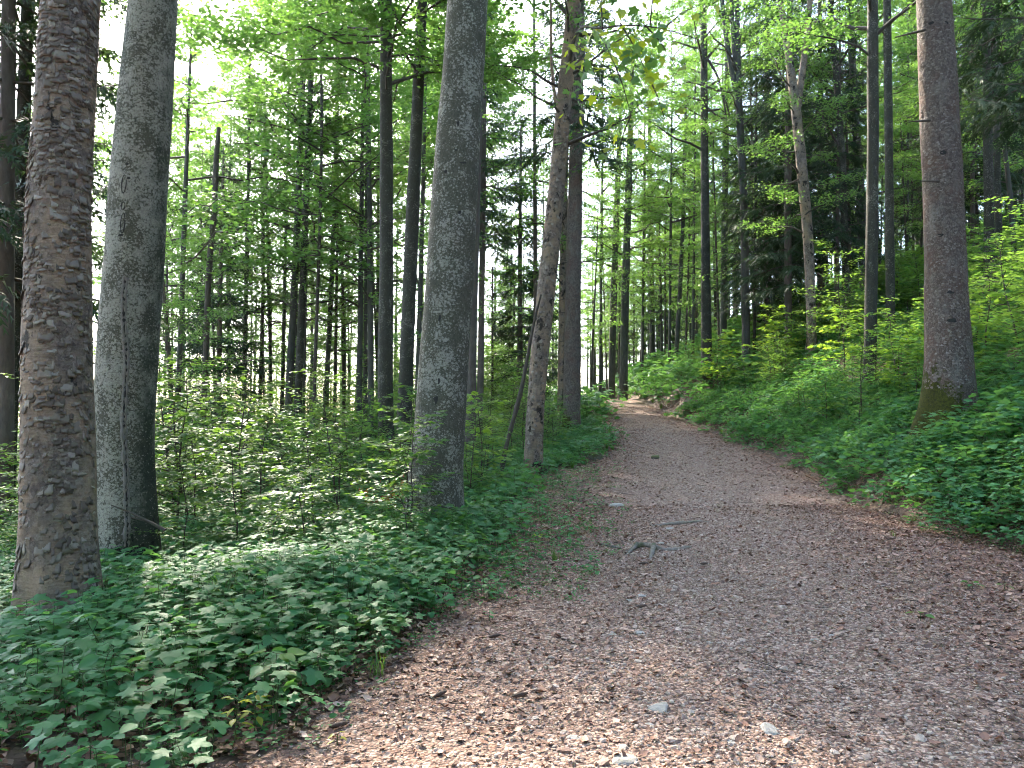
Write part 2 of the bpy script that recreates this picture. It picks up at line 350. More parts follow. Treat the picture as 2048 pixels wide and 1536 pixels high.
M_SYC2 = maple_bark("bark_leaning_sycamore", 13.0, True, .40)
def flake_mat():
    m, nt, N, L, P, out = newmat("bark_flake")
    v = objcoord(nt); oi = N.new("ShaderNodeObjectInfo"); at_ = N.new("ShaderNodeAttribute"); at_.attribute_name = "rnd"
    f = math_(nt, 'FRACT', math_(nt, 'ADD', at_.outputs["Fac"], oi.outputs["Random"]))
    c = ramp(nt, f, [(0, (.070, .052, .040)), (.3, (.13, .100, .080)), (.65, (.21, .170, .138)), (1, (.38, .325, .27))])
    c = mixc(nt, math_(nt, 'MULTIPLY', noise(nt, v, 50, 4)[0], .6), c, (.12, .085, .062))
    L.new(c, P.inputs["Base Color"]); P.inputs["Roughness"].default_value = .8
    return m
M_FLAKE = flake_mat()
def dark_mat(name, c, rough=.9):
    m, nt, N, L, P, out = newmat(name); v = objcoord(nt)
    L.new(ramp(nt, noise(nt, v, 40, 4)[0], [(.3, tuple(k * .5 for k in c)), (.7, c)]), P.inputs["Base Color"]); P.inputs["Roughness"].default_value = rough; return m
M_SCAR = dark_mat("scar_bark", (.035, .030, .026)); M_SEAM = simple_bark("seam_bark", (.12, .105, .09), (.30, .27, .24), (60, 60, 12), .8, .01)

def ground_mat():
    m, nt, N, L, P, out = newmat("forest_floor")
    tc = N.new("ShaderNodeTexCoord"); v = tc.outputs["Object"]
    cl = voro(nt, distort(nt, v, 20, .03), 26); sep = N.new("ShaderNodeSeparateColor"); L.new(cl[1], sep.inputs[0])
    c = ramp(nt, sep.outputs[0], [(0, (.055, .030, .020)), (.5, (.115, .064, .043)), (.85, (.20, .12, .085)), (1, (.29, .19, .145))])
    low = noise(nt, v, .9, 5)[0]
    c = mixc(nt, ramp(nt, low, [(.45, (0, 0, 0)), (.7, (.8, .8, .8))]), c, (.040, .030, .020))
    L.new(c, P.inputs["Base Color"]); P.inputs["Roughness"].default_value = .9
    L.new(bump(nt, math_(nt, 'ADD', sep.outputs[1], noise(nt, v, 8, 4)[0]), .8, .03), P.inputs["Normal"]); return m
def path_mat():
    m, nt, N, L, P, out = newmat("gravel_path")
    tc = N.new("ShaderNodeTexCoord"); v = tc.outputs["Object"]; dv = distort(nt, v, 30, .012)
    a = voro(nt, dv, 52); sa = N.new("ShaderNodeSeparateColor"); L.new(a[1], sa.inputs[0])
    b = voro(nt, mapping(nt, dv, (1, 1, 1)), 24); sb = N.new("ShaderNodeSeparateColor"); L.new(b[1], sb.inputs[0])
    grav = ramp(nt, sa.outputs[0], [(0, (.12, .062, .043)), (.35, (.29, .165, .115)), (.7, (.46, .300, .220)), (1, (.66, .49, .39))])
    leaf = ramp(nt, sb.outputs[0], [(0, (.085, .040, .026)), (.4, (.20, .096, .060)), (.75, (.32, .170, .112)), (1, (.43, .275, .20))])
    at_ = N.new("ShaderNodeAttribute"); at_.attribute_name = "wear"      # 1 on the walked gravel, 0 under the litter at the sides
    low = noise(nt, v, 1.3, 5, .6)[0]
    f = math_(nt, 'ADD', at_.outputs["Fac"], math_(nt, 'MULTIPLY', math_(nt, 'SUBTRACT', low, .5), 1.1))
    f = math_(nt, 'ADD', f, math_(nt, 'MULTIPLY', math_(nt, 'SUBTRACT', sb.outputs[1], .5), .9))
    c = mixc(nt, ramp(nt, f, [(.35, (0, 0, 0)), (.55, (1, 1, 1))]), leaf, grav)
    c = mixc(nt, math_(nt, 'MULTIPLY', ramp(nt, a[0], [(.45, (0, 0, 0)), (.8, (1, 1, 1))]), .7), c, (.06, .042, .035))
    c = mixc(nt, math_(nt, 'MULTIPLY', noise(nt, v, 2.4, 4)[0], .35), c, (.13, .085, .07))
    L.new(c, P.inputs["Base Color"]); P.inputs["Roughness"].default_value = .9
    h = math_(nt, 'ADD', sa.outputs[1], math_(nt, 'SUBTRACT', 1.0, a[0]))
    L.new(bump(nt, h, .9, .014), P.inputs["Normal"]); return m
M_GROUND, M_PATH = ground_mat(), path_mat()

# ------------------------------------------------------------------ ground and path
def grid_sheet(xs, ys, zf, name, mat):
    X, Y = np.meshgrid(xs, ys); Z = zf(X, Y); nx, ny = len(xs), len(ys)
    i = np.arange(ny - 1)[:, None] * nx; j = np.arange(nx - 1)[None]
    F = np.stack([i + j, i + j + 1, i + nx + j + 1, i + nx + j], -1).reshape(-1, 4)
    mb = MB(); mb.add(np.stack([X, Y, Z], -1).reshape(-1, 3), F); return mb.mesh(name, [mat], True)
def axis(lo, hi, near_lo, near_hi, step, g=1.18):
    a = list(np.arange(near_lo, near_hi + step, step)); s = step
    while a[-1] < hi: s *= g; a.append(a[-1] + s)
    b = [near_lo]; s = step
    while b[-1] > lo: s *= g; b.append(b[-1] - s)
    return np.array(sorted(b[1:]) + a)
gx = axis(-500, 500, -24, 26, .3); gy = axis(-60, 900, 0, 62, .3)
def ground_low(X, Y):
    inside = sstep(.1, .5, X - xl(Y)) * sstep(.1, .5, xr(Y) - X) * (Y < 61)
    return ground(X, Y) - .08 * inside
g = link("ground", grid_sheet(gx, gy, ground_low, "ground", M_GROUND)); tag(g, "leaf-littered forest floor sloping up to the right of the path", None, kind="structure")

py_ = np.arange(-2, 60, .12); nxp = 60
tt = np.linspace(0, 1, nxp)
Yp = np.repeat(py_[:, None], nxp, 1); Xp = xl(Yp) - .15 + tt[None] * (xr(Yp) - xl(Yp) + .3)
Zp = ground(Xp, Yp) + .012 - .05 * (np.abs(tt[None] - .5) > .49)
i = np.arange(len(py_) - 1)[:, None] * nxp; j = np.arange(nxp - 1)[None]
mb = MB(); mb.add(np.stack([Xp, Yp, Zp], -1).reshape(-1, 3), np.stack([i + j, i + j + 1, i + nxp + j + 1, i + nxp + j], -1).reshape(-1, 4))
GC = ([3, 6, 10, 14, 20, 26, 33, 40, 46, 60], [.95, 1.75, 2.9, 3.75, 4.9, 5.6, 5.9, 6.0, 6.0, 5.5])     # middle of the worn gravel
def wear(x, y):
    c = np.interp(y, *GC); w = np.interp(y, [3, 8, 20, 40], [2.0, 1.9, 1.75, 1.5])
    return 1.15 - np.abs(x - c) / w * .75
pm = mb.mesh("path", [M_PATH], True)
wa = pm.attributes.new("wear", 'FLOAT', 'POINT'); wa.data.foreach_set("value", np.clip(wear(Xp, Yp), 0, 1).reshape(-1).astype(np.float32))
path = link("path", pm); tag(path, "curving gravel path strewn with brown leaves", None, kind="structure")

# ------------------------------------------------------------------ scatter by geometry nodes (stuff)
def scatter(name, protos, pts, rot, scl, idx, label, cat):
    me = bpy.data.meshes.new(name); me.vertices.add(len(pts)); me.vertices.foreach_set("co", np.asarray(pts, np.float32).reshape(-1))
    for nm, tp, arr in (("rot", 'FLOAT_VECTOR', rot), ("scl", 'FLOAT', scl), ("idx", 'INT', idx)):
        a = me.attributes.new(nm, tp, 'POINT')
        a.data.foreach_set("vector" if tp == 'FLOAT_VECTOR' else "value", np.asarray(arr, np.int32 if tp == 'INT' else np.float32).reshape(-1))
    me.update()
    o = link(name, me); ng = bpy.data.node_groups.new(name, 'GeometryNodeTree')
    ng.interface.new_socket("Geometry", in_out='INPUT', socket_type='NodeSocketGeometry'); ng.interface.new_socket("Geometry", in_out='OUTPUT', socket_type='NodeSocketGeometry')
    N = ng.nodes; L = ng.links; gi = N.new("NodeGroupInput"); go = N.new("NodeGroupOutput")
    ip = N.new("GeometryNodeInstanceOnPoints"); g2i = N.new("GeometryNodeGeometryToInstance")
    for p in reversed(protos):      # the multi-input socket lists its links last to first
        oi = N.new("GeometryNodeObjectInfo"); oi.inputs["Object"].default_value = p; L.new(oi.outputs["Geometry"], g2i.inputs[0])
    def nattr(nm, tp):
        n = N.new("GeometryNodeInputNamedAttribute"); n.data_type = tp; n.inputs["Name"].default_value = nm; return n.outputs["Attribute"]
    L.new(gi.outputs[0], ip.inputs["Points"]); L.new(g2i.outputs[0], ip.inputs["Instance"]); ip.inputs["Pick Instance"].default_value = True
    L.new(nattr("idx", 'INT'), ip.inputs["Instance Index"]); L.new(nattr("rot", 'FLOAT_VECTOR'), ip.inputs["Rotation"]); L.new(nattr("scl", 'FLOAT'), ip.inputs["Scale"])
    L.new(ip.outputs[0], go.inputs[0])
    md = o.modifiers.new("scatter", 'NODES'); md.node_group = ng
    tag(o, label, cat, kind="stuff"); return o
def proto(name, mesh): return bpy.data.objects.new(name, mesh)     # never linked to the scene: a source for scatter only

# ------------------------------------------------------------------ tree parts
def smooth_poly(P, step):
    P = np.asarray(P, float); d = np.concatenate(([0], np.cumsum(np.linalg.norm(np.diff(P, axis=0), axis=1))))
    t = np.arange(0, d[-1] + step, step); t[-1] = d[-1]
    Q = np.stack([np.interp(t, d, P[:, k]) for k in range(P.shape[1])], 1)
    for _ in range(4): Q[1:-1] = .25 * Q[:-2] + .5 * Q[1:-1] + .25 * Q[2:]
    return Q
def trunk_mesh(name, C, R, mat, n=16, flare=.45, lobes=5, rough=.02, seed=0, fl_h=.35):
    """C: centre points relative to the base (starts below ground), R: radii"""
    r = np.random.default_rng(seed); th = np.linspace(0, 2 * math.pi, n, endpoint=False)
    C = np.asarray(C); z = C[:, 2]
    ph = r.random(8) * 6.28
    fl = flare * np.exp(-np.clip(z + .05, 0, None) / fl_h)
    lob = .55 + .45 * np.cos(lobes * th[None] + ph[0] + .8 * np.sin(th[None] + ph[1]))
    rad = R[:, None] * (1 + fl[:, None] * lob * 1.4)
    rad *= 1 + rough * (np.sin(2 * th[None] + z[:, None] * 1.1 + ph[2]) + .7 * np.sin(3 * th[None] - z[:, None] * 1.9 + ph[3]) + .5 * np.sin(5 * th[None] + z[:, None] * 3.7 + ph[4]))
    V = np.stack([C[:, None, 0] + rad * np.cos(th)[None], C[:, None, 1] + rad * np.sin(th)[None], np.repeat(z[:, None], n, 1)], -1)
    m = len(C); i = np.arange(m - 1)[:, None] * n; j = np.arange(n)[None]; jn = (j + 1) % n
    mb = MB(); mb.add(V.reshape(-1, 3), np.stack([i + j, i + jn, i + n + jn, i + n + j], -1).reshape(-1, 4))
    return mb.mesh(name, [mat], True), rad

def rdir(r, n): return norm(r.normal(size=(n, 3)))
def gen_broadleaf(seed, H, z0, R, nb, nleaf, leaf, el0=20, el1=55, tpl=DIA, flat=.10, mat=None, sub=6, name="crown", tw=1.0):
    r = np.random.default_rng(seed); wood = MB(); lv = MB(); az = r.random() * 6.28
    lp, ld = [], []
    per = max(1, int(nleaf / (nb * (sub + 1))))
    for k in range(nb):
        t = (k + r.random() * .8) / nb; z = z0 + (H - z0 - .5) * t; az += 2.399 + r.normal() * .3
        Lb = R * (1.08 - t) ** .6 * r.uniform(.55, 1.2) * (1 if t > .15 else .8); el = math.radians(el0 + (el1 - el0) * t + r.normal() * 9)
        u = np.linspace(0, 1, 6)
        w = np.array([math.cos(az), math.sin(az)])
        P = np.zeros((6, 3)); P[:, :2] = w[None] * (Lb * math.cos(el) * u)[:, None]; P[:, 2] = z + Lb * math.sin(el) * u * (1 - .25 * u)
        P[1:, :] += np.cumsum(r.normal(size=(5, 3)) * Lb * .03, 0)
        r0 = (.012 + .016 * Lb) * tw
        wood.add(*tube(P, np.linspace(r0, .006, 6), 4))
        for s in range(sub + 1):
            f = .25 + .75 * (s + r.random()) / (sub + 1); f = min(f, 1); p0 = np.array([np.interp(f, u, P[:, q]) for q in range(3)])
            a2 = az + (r.choice([-1, 1])) * r.uniform(.4, 1.1); L2 = Lb * r.uniform(.25, .5) * (1.15 - .5 * f); e2 = el * .35 + r.normal() * .12
            if s == sub: a2 = az; p0 = P[-1]
            p1 = p0 + L2 * np.array([math.cos(a2) * math.cos(e2), math.sin(a2) * math.cos(e2), math.sin(e2)])
            wood.add(*tube([p0, (p0 + p1) / 2 + r.normal(size=3) * .04, p1], [(.008 + .004 * L2) * tw, .006 * tw, .003 * tw], 3))
            q = r.random(per)[:, None] ** .8; sp = r.normal(size=(per, 3)) * np.array([.22, .22, flat]) * (.5 + .5 * L2)
            lp.append(p0 + (p1 - p0) * (q * 1.15) + sp)
            dd = r.normal(size=(per, 3)) * np.array([1, 1, .25]) + np.array([math.cos(a2), math.sin(a2), -.15]); ld.append(dd)
    lp = np.concatenate(lp); ld = np.concatenate(ld); n = len(lp)
    nr = np.array([0, 0, 1.0]) + r.normal(size=(n, 3)) * .45
    put_leaves(lv, tpl, lp, ld, nr, leaf * r.uniform(.7, 1.25, n), 0, None, r)
    return wood.mesh("limbs", [M_TWIG]), lv.mesh(name, [mat or M_CROWN])

def gen_spruce(seed, H, z0, R, nw, sparse=1.0):
    r = np.random.default_rng(seed); wood = MB(); lv = MB(); A, D, S, Nn = [], [], [], []
    for k in range(nw):
        t = k / nw; z = z0 + (H - z0) * t + r.normal() * .08; nbr = r.integers(4, 7); a0 = r.random() * 6.28
        for b in range(nbr):
            az = a0 + b * 6.28 / nbr + r.normal() * .25; Lb = R * (1.02 - t) ** .75 * r.uniform(.65, 1.1); u = np.linspace(0, 1, 7)
            w = np.array([math.cos(az), math.sin(az)]); dr = r.uniform(.25, .5) * (1 - .6 * t)
            P = np.zeros((7, 3)); P[:, :2] = w[None] * (Lb * u)[:, None]; P[:, 2] = z + Lb * (.25 * t * u - dr * u ** 1.3 + .22 * u ** 3)
            wood.add(*tube(P, np.linspace(.012 + .008 * Lb, .004, 7), 3))
            nt_ = int(26 * Lb / R * sparse) + 6
            f = r.uniform(.18, 1, nt_); p0 = np.stack([np.interp(f, u, P[:, q]) for q in range(3)], 1)
            sd = r.choice([-1, 1], nt_); wid = (1.1 - f) * Lb * .32 + .18
            side = np.stack([-math.sin(az) * sd, math.cos(az) * sd, np.zeros(nt_)], 1)
            d0 = norm(side * .8 + np.array([w[0], w[1], 0]) * .75 + np.stack([np.zeros(nt_), np.zeros(nt_), -r.uniform(.15, .9, nt_)], 1))
            for q in range(3):
                A.append(p0 + d0 * (wid * q / 3 * .9)[:, None]); D.append(norm(d0 + r.normal(size=d0.shape) * .22 + np.array([0, 0, -.18 * q]))); S.append(wid * .55 + .06); Nn.append(norm(np.array([0, 0, 1.0]) + r.normal(size=d0.shape) * .6))
    A = np.concatenate(A); D = np.concatenate(D); S = np.concatenate(S); Nn = np.concatenate(Nn)
    # each twig a feathered spray: a spine with needle teeth
    T = []; F = []
    for q in range(4):
        y0 = q / 4
        for s in (-1, 1):
            b = len(T); T += [(0, y0, 0), (0, y0 + .2, 0), (s * .17 * (1.1 - y0), y0 + .30, -.02)]; F.append((b, b + 1, b + 2))
    put_leaves(lv, (np.array(T), np.array(F)), A, D, Nn, S, 0, None, r)
    return wood.mesh("limbs", [M_TWIG]), lv.mesh("crown", [M_SPRUCE])

CROWNS = {}
for q in range(5): CROWNS['B%d' % q] = gen_broadleaf(100 + q, 26, 9 + q * .7, 4.2, 30, 13000, .125, 22, 60)
for q in range(3): CROWNS['D%d' % q] = gen_broadleaf(160 + q, 26, 10.5 + q, 6.2, 44, 38000, .17, 12, 60, tw=.55)      # wide crowns of big near trees, mostly unseen, made extra dense to shade the path
for q in range(3): CROWNS['M%d' % q] = gen_broadleaf(140 + q, 20, 5 + q, 3.4, 30, 11000, .11, 15, 50)
for q in range(5): CROWNS['U%d' % q] = gen_broadleaf(200 + q, 11, 2.2 + .4 * q, 2.6, 26, 6000, .10, 6, 38, DIA, .07, M_UNDER, tw=.45)
for q in range(3): CROWNS['S%d' % q] = gen_spruce(300 + q, 24, 3.0 + 1.2 * q, 2.9, 30)
CROWNS['P0'] = gen_spruce(320, 26, 11, 2.8, 22); CROWNS['P1'] = gen_spruce(321, 12, 1.2, 2.0, 24)
REFH = {'B': 26, 'D': 26, 'M': 20, 'U': 11, 'S': 24, 'P': 26}

TREES = []
def tree(name, label, group, d, poly, wid, H, bark, crown=None, cs=1.0, n=14, flare=.4, seed=None, cat="tree", rough=.02, step=None, lobes=5, fl_h=.35, crot=None):
    """a tree at distance d whose trunk runs through the given points of its own vertical plane"""
    seed = seed if seed is not None else len(TREES) * 13 + 5
    r = random.Random(seed)
    P = [at(px, py, d) for px, py in poly]
    cw = math.cos(math.atan((poly[0][0] - 1024) / FPX)); wid = [w * cw for w in wid]      # a trunk off the axis shows wider than its girth
    bx = P[0].x; bz = gz(bx, d)
    pts = [(bx, d, bz - .4)]; rad = [wid[0] / FPX * d / 2]
    for p, w in zip(P, wid):
        if p.z > bz + .15: pts.append((p.x, d, p.z)); rad.append(w / FPX * d / 2)
    top = np.array(pts[-1]); sl = (np.array(pts[-1]) - np.array(pts[-2])); sl = sl / max(sl[2], .01)
    if len(pts) == 2: sl = np.array([0, 0, 1.0])
    zt = bz + H
    if top[2] < zt - 1:
        r1 = rad[-1]
        for f in (.33, .66, 1.0):
            dz = (zt - top[2]) * f; k = dz * (1 - .4 * f)
            pts.append((top[0] + sl[0] * k, d + r.uniform(-.2, .2) * f, top[2] + dz)); rad.append(max(r1 * (1 - .9 * f), .015))
    pts = np.array(pts) - np.array([bx, d, bz]); arr = np.concatenate([pts, np.array(rad)[:, None]], 1)
    Q = smooth_poly(arr, step or (.35 if d < 25 else .6))
    e = link(name, None, None, (bx, d, bz)); e.empty_display_size = .2
    me, rr = trunk_mesh("trunk", Q[:, :3], Q[:, 3], bark, n, flare, lobes, rough, seed, fl_h)
    tk = link("trunk", me, e)
    if crown:
        lm, cm = CROWNS[crown]; s = H / REFH[crown[0]] * cs
        if crown == 'P1': s = H / 12 * cs
        hh = min(H * .6, Q[-1, 2]); k = np.interp(hh, Q[:, 2], Q[:, 0]); an = math.atan2(k, hh)
        rz = crot if crot is not None else r.uniform(0, 6.28)
        q = Quaternion((0, 1, 0), an) @ Quaternion((0, 0, 1), rz)
        for nm, me2 in (("limbs", lm), ("crown", cm)):
            o = link(nm, me2, e, scale=s); o['kind'] = 'stuff'; o.rotation_mode = 'QUATERNION'; o.rotation_quaternion = q
    tag(e, label, cat, group); TREES.append((e, tk, Q, rr)); return e, tk, Q, rr

# --- the named trees
T1, T1k, Q1, R1 = tree("sycamore_tree", "thick tree with flaking tan-brown bark at the left, mossy at its foot", None, 6.5,
    [(132, 1212), (118, 1000), (114, 700), (118, 450), (130, 200), (142, 0)], [158, 147, 142, 138, 130, 126], 24, M_SYC, 'D0', n=48, flare=.26, fl_h=.45, rough=.034, step=.12, seed=3)
T2, T2k, Q2, R2 = tree("beech_tree", "stout grey beech with a long bark seam beside the flaking trunk", None, 9.0,
    [(249, 1100), (247, 850), (262, 600), (280, 350), (306, 0)], [128, 126, 130, 122, 102], 27, M_BEECH2, 'D1', n=40, flare=.30, fl_h=.45, rough=.02, step=.15, seed=4)
T3, T3k, Q3, R3 = tree("beech_tree", "tall thick beech mottled with pale lichen, standing left of the path bend", None, 11.0,
    [(862, 1040), (880, 850), (893, 650), (903, 500), (918, 250), (936, 0)], [116, 104, 97, 95, 90, 84], 28, M_BEECH1, 'D2', n=40, flare=.30, fl_h=.45, rough=.02, step=.15, seed=5)
T4, T4k, Q4, R4 = tree("sycamore_tree", "leaning scaly tree beside the path, tilting to the right as it rises", None, 18.0,
    [(1066, 915), (1072, 800), (1080, 700), (1090, 600), (1102, 500), (1110, 400), (1120, 300), (1133, 150), (1150, 0)], [36, 36, 38, 36, 35, 34, 33, 31, 28], 21, M_SYC2, 'B3', .9, n=24, flare=.25, rough=.035, seed=6)
T5, T5k, Q5, R5 = tree("spruce_tree", "straight brown spruce just behind the leaning scaly tree", None, 30.0,
    [(1143, 860), (1146, 600), (1152, 300), (1158, 0)], [36, 32, 28, 24], 28, M_SPRUCEB, 'P0', n=20, seed=7)
T6, T6k, Q6, R6 = tree("spruce_tree", "massive spruce with rough scaly bark and a mossy foot on the bank", None, 14.0,
    [(1898, 850), (1896, 700), (1890, 500), (1880, 250), (1867, 0)], [100, 95, 88, 82, 75], 30, M_SPRUCEB, 'P0', n=44, flare=.46, rough=.02, step=.15, seed=8, lobes=4, fl_h=.5)
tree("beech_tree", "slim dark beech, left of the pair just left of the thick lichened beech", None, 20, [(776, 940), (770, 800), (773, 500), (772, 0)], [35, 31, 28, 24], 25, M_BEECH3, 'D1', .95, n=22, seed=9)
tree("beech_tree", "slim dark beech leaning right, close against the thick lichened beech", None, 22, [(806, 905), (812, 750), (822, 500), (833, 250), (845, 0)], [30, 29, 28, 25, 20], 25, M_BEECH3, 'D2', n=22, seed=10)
tree("spruce_tree", "dark spruce cut off by the left edge of the view", None, 12, [(10, 930), (12, 500), (18, 0)], [38, 36, 30], 24, M_SFAR, 'S1', 1.0, n=20, seed=11)
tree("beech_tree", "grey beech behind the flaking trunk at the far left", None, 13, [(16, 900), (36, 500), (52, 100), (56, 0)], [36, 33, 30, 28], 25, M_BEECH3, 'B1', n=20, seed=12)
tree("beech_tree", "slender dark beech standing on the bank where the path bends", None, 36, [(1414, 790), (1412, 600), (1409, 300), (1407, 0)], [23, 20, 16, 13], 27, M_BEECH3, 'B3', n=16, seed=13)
tree("beech_tree", "smooth grey beech rising from the shrubs left of the massive spruce", None, 22, [(1739, 760), (1742, 600), (1746, 300), (1745, 0)], [28, 26, 25, 23], 25, M_BEECH3, 'B2', n=20, seed=14)
e11 = tree("sycamore_tree", "pale crooked forked trunk against dark spruce branches on the right slope", None, 30, [(1622, 620), (1618, 500), (1610, 400), (1600, 300), (1592, 215), (1576, 100), (1560, 0)], [20, 21, 22, 23, 22, 14, 12], 20, M_SYC2, 'M0', .9, n=16, seed=15)
tree("spruce_tree", "dark straight spruce beside the pale crooked forked trunk", None, 33, [(1576, 640), (1576, 300), (1580, 0)], [15, 14, 12], 26, M_SFAR, 'S0', 1.0, seed=16)
tree("beech_tree", "many-stemmed beech spreading upward right of the bend's slender beech", None, 35, [(1492, 680), (1488, 400), (1478, 215), (1474, 0)], [17, 16, 15, 9], 24, M_BFAR, 'B4', seed=17)
tree("beech_tree", "thin dark trunk between the bend's slender beech and the many-stemmed beech", None, 40, [(1446, 700), (1450, 400), (1456, 0)], [14, 13, 9], 24, M_BFAR, 'M1', seed=18)
tree("beech_tree", "grey trunk curving left as it rises behind the smooth grey beech", None, 34, [(1732, 640), (1722, 400), (1708, 200), (1700, 0)], [20, 19, 16, 13], 24, M_BFAR, 'B0', seed=19)
tree("beech_tree", "mottled trunk leaning left, right of the pale crooked forked trunk", None, 32, [(1694, 640), (1684, 300), (1668, 100), (1660, 0)], [16, 15, 12, 10], 22, M_BEECH3, 'M2', seed=20)
tree("beech_tree", "pale beech close to the right of the smooth grey beech", None, 27, [(1781, 660), (1779, 400), (1774, 0)], [20, 18, 17], 25, M_BEECH3, 'B3', n=18, seed=21)
tree("beech_tree", "pale sunlit-edged beech right of the massive spruce", None, 27, [(1980, 600), (1976, 300), (1972, 0)], [23, 21, 16], 25, M_BEECH3, 'B1', n=18, seed=22)
tree("beech_tree", "thinner pale beech touching the pale one right of the massive spruce", None, 29, [(2000, 600), (1994, 300), (1984, 0)], [16, 14, 11], 23, M_BEECH3, 'M1', seed=23)
tree("beech_tree", "thin grey trunk leaning left near the right edge of the view", None, 30, [(2032, 560), (2020, 380), (2003, 250), (1985, 60)], [12, 11, 9, 7], 17, M_BFAR, 'U1', .9, seed=24)
tree("spruce_tree", "dark bushy spruce at the right edge of the view", None, 22, [(2062, 560), (2062, 250), (2060, 0)], [20, 18, 16], 24, M_SFAR, 'S2', 1.15, seed=25)
tree("spruce_tree", "dark spruce with low hanging branches behind the pale crooked trunk", None, 36, [(1640, 620), (1640, 300), (1640, 0)], [12, 11, 9], 24, M_SFAR, 'S1', 1.0, seed=26)
tree("spruce_tree", "shaggy spruce with hanging sprays left of the pale crooked trunk", None, 38, [(1532, 660), (1532, 300), (1534, 0)], [12, 11, 9], 25, M_SFAR, 'S0', 1.0, seed=27)
tree("spruce_tree", "young blue-green spruce in the bright gap right of the thick lichened beech", None, 36, [(1040, 800), (1040, 500), (1042, 230)], [12, 9, 3], 16.0, M_SFAR, 'P1', 1.0, seed=28)
tree("spruce_tree", "bare spruce pole with sparse twigs against the bright gap", None, 34, [(1072, 800), (1070, 400), (1068, 0)], [9, 8, 6], 24, M_SFAR, None, seed=29)
tree("spruce_tree", "dark trunk hidden behind the right flank of the thick lichened beech", None, 25, [(940, 850), (946, 600), (955, 300), (962, 0)], [22, 19, 17, 13], 25, M_SFAR, None, seed=30)
tree("spruce_tree", "thin straight spruce showing right of the thick lichened beech", None, 31, [(960, 830), (966, 400), (970, 0)], [13, 12, 9], 25, M_SFAR, 'P0', .8, seed=31)
tree("beech_tree", "thin pale trunk squeezed between two beeches left of the thick one", None, 30, [(834, 820), (840, 600), (847, 350), (852, 100)], [11, 10, 8, 6], 17, M_BFAR, 'U2', seed=32)
tree("sycamore_tree", "dark scaly trunk half hidden by the straight brown spruce", None, 33, [(1122, 820), (1126, 500), (1134, 200), (1138, 0)], [15, 14, 12, 10], 23, M_SYC2, 'M0', seed=33)
tree("beech_tree", "left one of two slim dark trunks beside the far end of the path", None, 48, [(1222, 800), (1227, 600), (1234, 400), (1238, 300)], [14, 14, 12, 10], 22, M_BFAR, 'M1', seed=34)
tree("beech_tree", "right one of two slim dark trunks beside the far end of the path", None, 47, [(1246, 800), (1250, 600), (1258, 350), (1264, 150)], [17, 16, 14, 9], 24, M_BFAR, 'M2', seed=35)
tree("beech_tree", "dark trunk just beyond the path's far end, right of two slim trunks", None, 53, [(1307, 780), (1303, 600), (1300, 400), (1298, 100)], [14, 12, 10, 7], 24, M_BFAR, 'B2', seed=36)
tree("beech_tree", "leaning grey trunk behind the bank, left of the bend's slender beech", None, 46, [(1350, 740), (1358, 620), (1366, 450), (1372, 200)], [9, 9, 8, 6], 20, M_BFAR, 'U3', seed=37)
tree("beech_tree", "twin grey stems, the thicker in the stand left of centre", None, 31, [(577, 800), (590, 550), (600, 300), (612, 0)], [16, 14, 12, 10], 23, M_BFAR, 'M0', seed=38)
tree("beech_tree", "dark straight stem right of the twin grey stems left of centre", None, 30, [(596, 800), (606, 550), (616, 300), (628, 0)], [17, 14, 13, 10], 24, M_BEECH3, 'B4', .9, seed=39)
tree("beech_tree", "thin slightly bowed trunk left of the two slim dark beeches", None, 34, [(652, 790), (662, 600), (670, 400), (675, 200), (672, 0)], [11, 10, 9, 8, 6], 20, M_BFAR, 'U0', seed=40)
tree("beech_tree", "thin black stem rising through pale foliage left of centre", None, 29, [(628, 790), (640, 450), (644, 250), (640, 0)], [7, 7, 6, 5], 19, M_TWIG, 'U4', 1.2, seed=41)
tree("beech_tree", "grey stem, left of the close pair left of the slim dark beech", None, 31, [(718, 850), (721, 600), (724, 350), (728, 100)], [12, 11, 9, 7], 20, M_BFAR, 'M2', .9, seed=42)
tree("beech_tree", "dark stem, right of the close pair left of the slim dark beech", None, 30, [(742, 840), (741, 600), (738, 350), (736, 100)], [13, 12, 10, 7], 20, M_BFAR, 'U1', 1.3, seed=43)
tree("beech_tree", "slim stem alone in the middle of the left stand", None, 33, [(488, 800), (492, 600), (497, 350), (500, 100)], [10, 9, 7, 5], 19, M_BFAR, 'M1', .9, seed=44)
tree("beech_tree", "crooked black trunk with a broken top in the left stand", None, 27, [(404, 880), (412, 700), (418, 520), (430, 420), (432, 300), (438, 255)], [13, 12, 12, 13, 12, 8], 13.0, M_TWIG, 'U2', .8, seed=45)
tree("spruce_tree", "dark young spruce among the stems right of the stout grey beech", None, 32, [(436, 880), (440, 600), (446, 350)], [11, 10, 6], 15, M_SFAR, 'P1', 1.0, seed=46)
tree("beech_tree", "thin straight trunk nearest right of the stout grey beech", None, 27, [(352, 885), (362, 650), (370, 400), (378, 200)], [12, 11, 10, 7], 19, M_BFAR, 'U3', 1.2, seed=47)
tree("beech_tree", "bent thin trunk hugging the right edge of the stout grey beech", None, 24, [(346, 880), (338, 700), (326, 580), (322, 480)], [11, 10, 8, 5], 12, M_TWIG, 'U4', .8, seed=48)
tree("beech_tree", "paired dark stem, left of two thin ones in the middle of the left stand", None, 34, [(520, 790), (526, 600), (528, 400)], [8, 8, 6], 16, M_TWIG, 'U0', seed=49)
tree("beech_tree", "paired dark stem, right of two thin ones in the middle of the left stand", None, 36, [(541, 790), (540, 600), (534, 400), (530, 250)], [8, 8, 7, 5], 18, M_TWIG, 'U3', 1.1, seed=50)
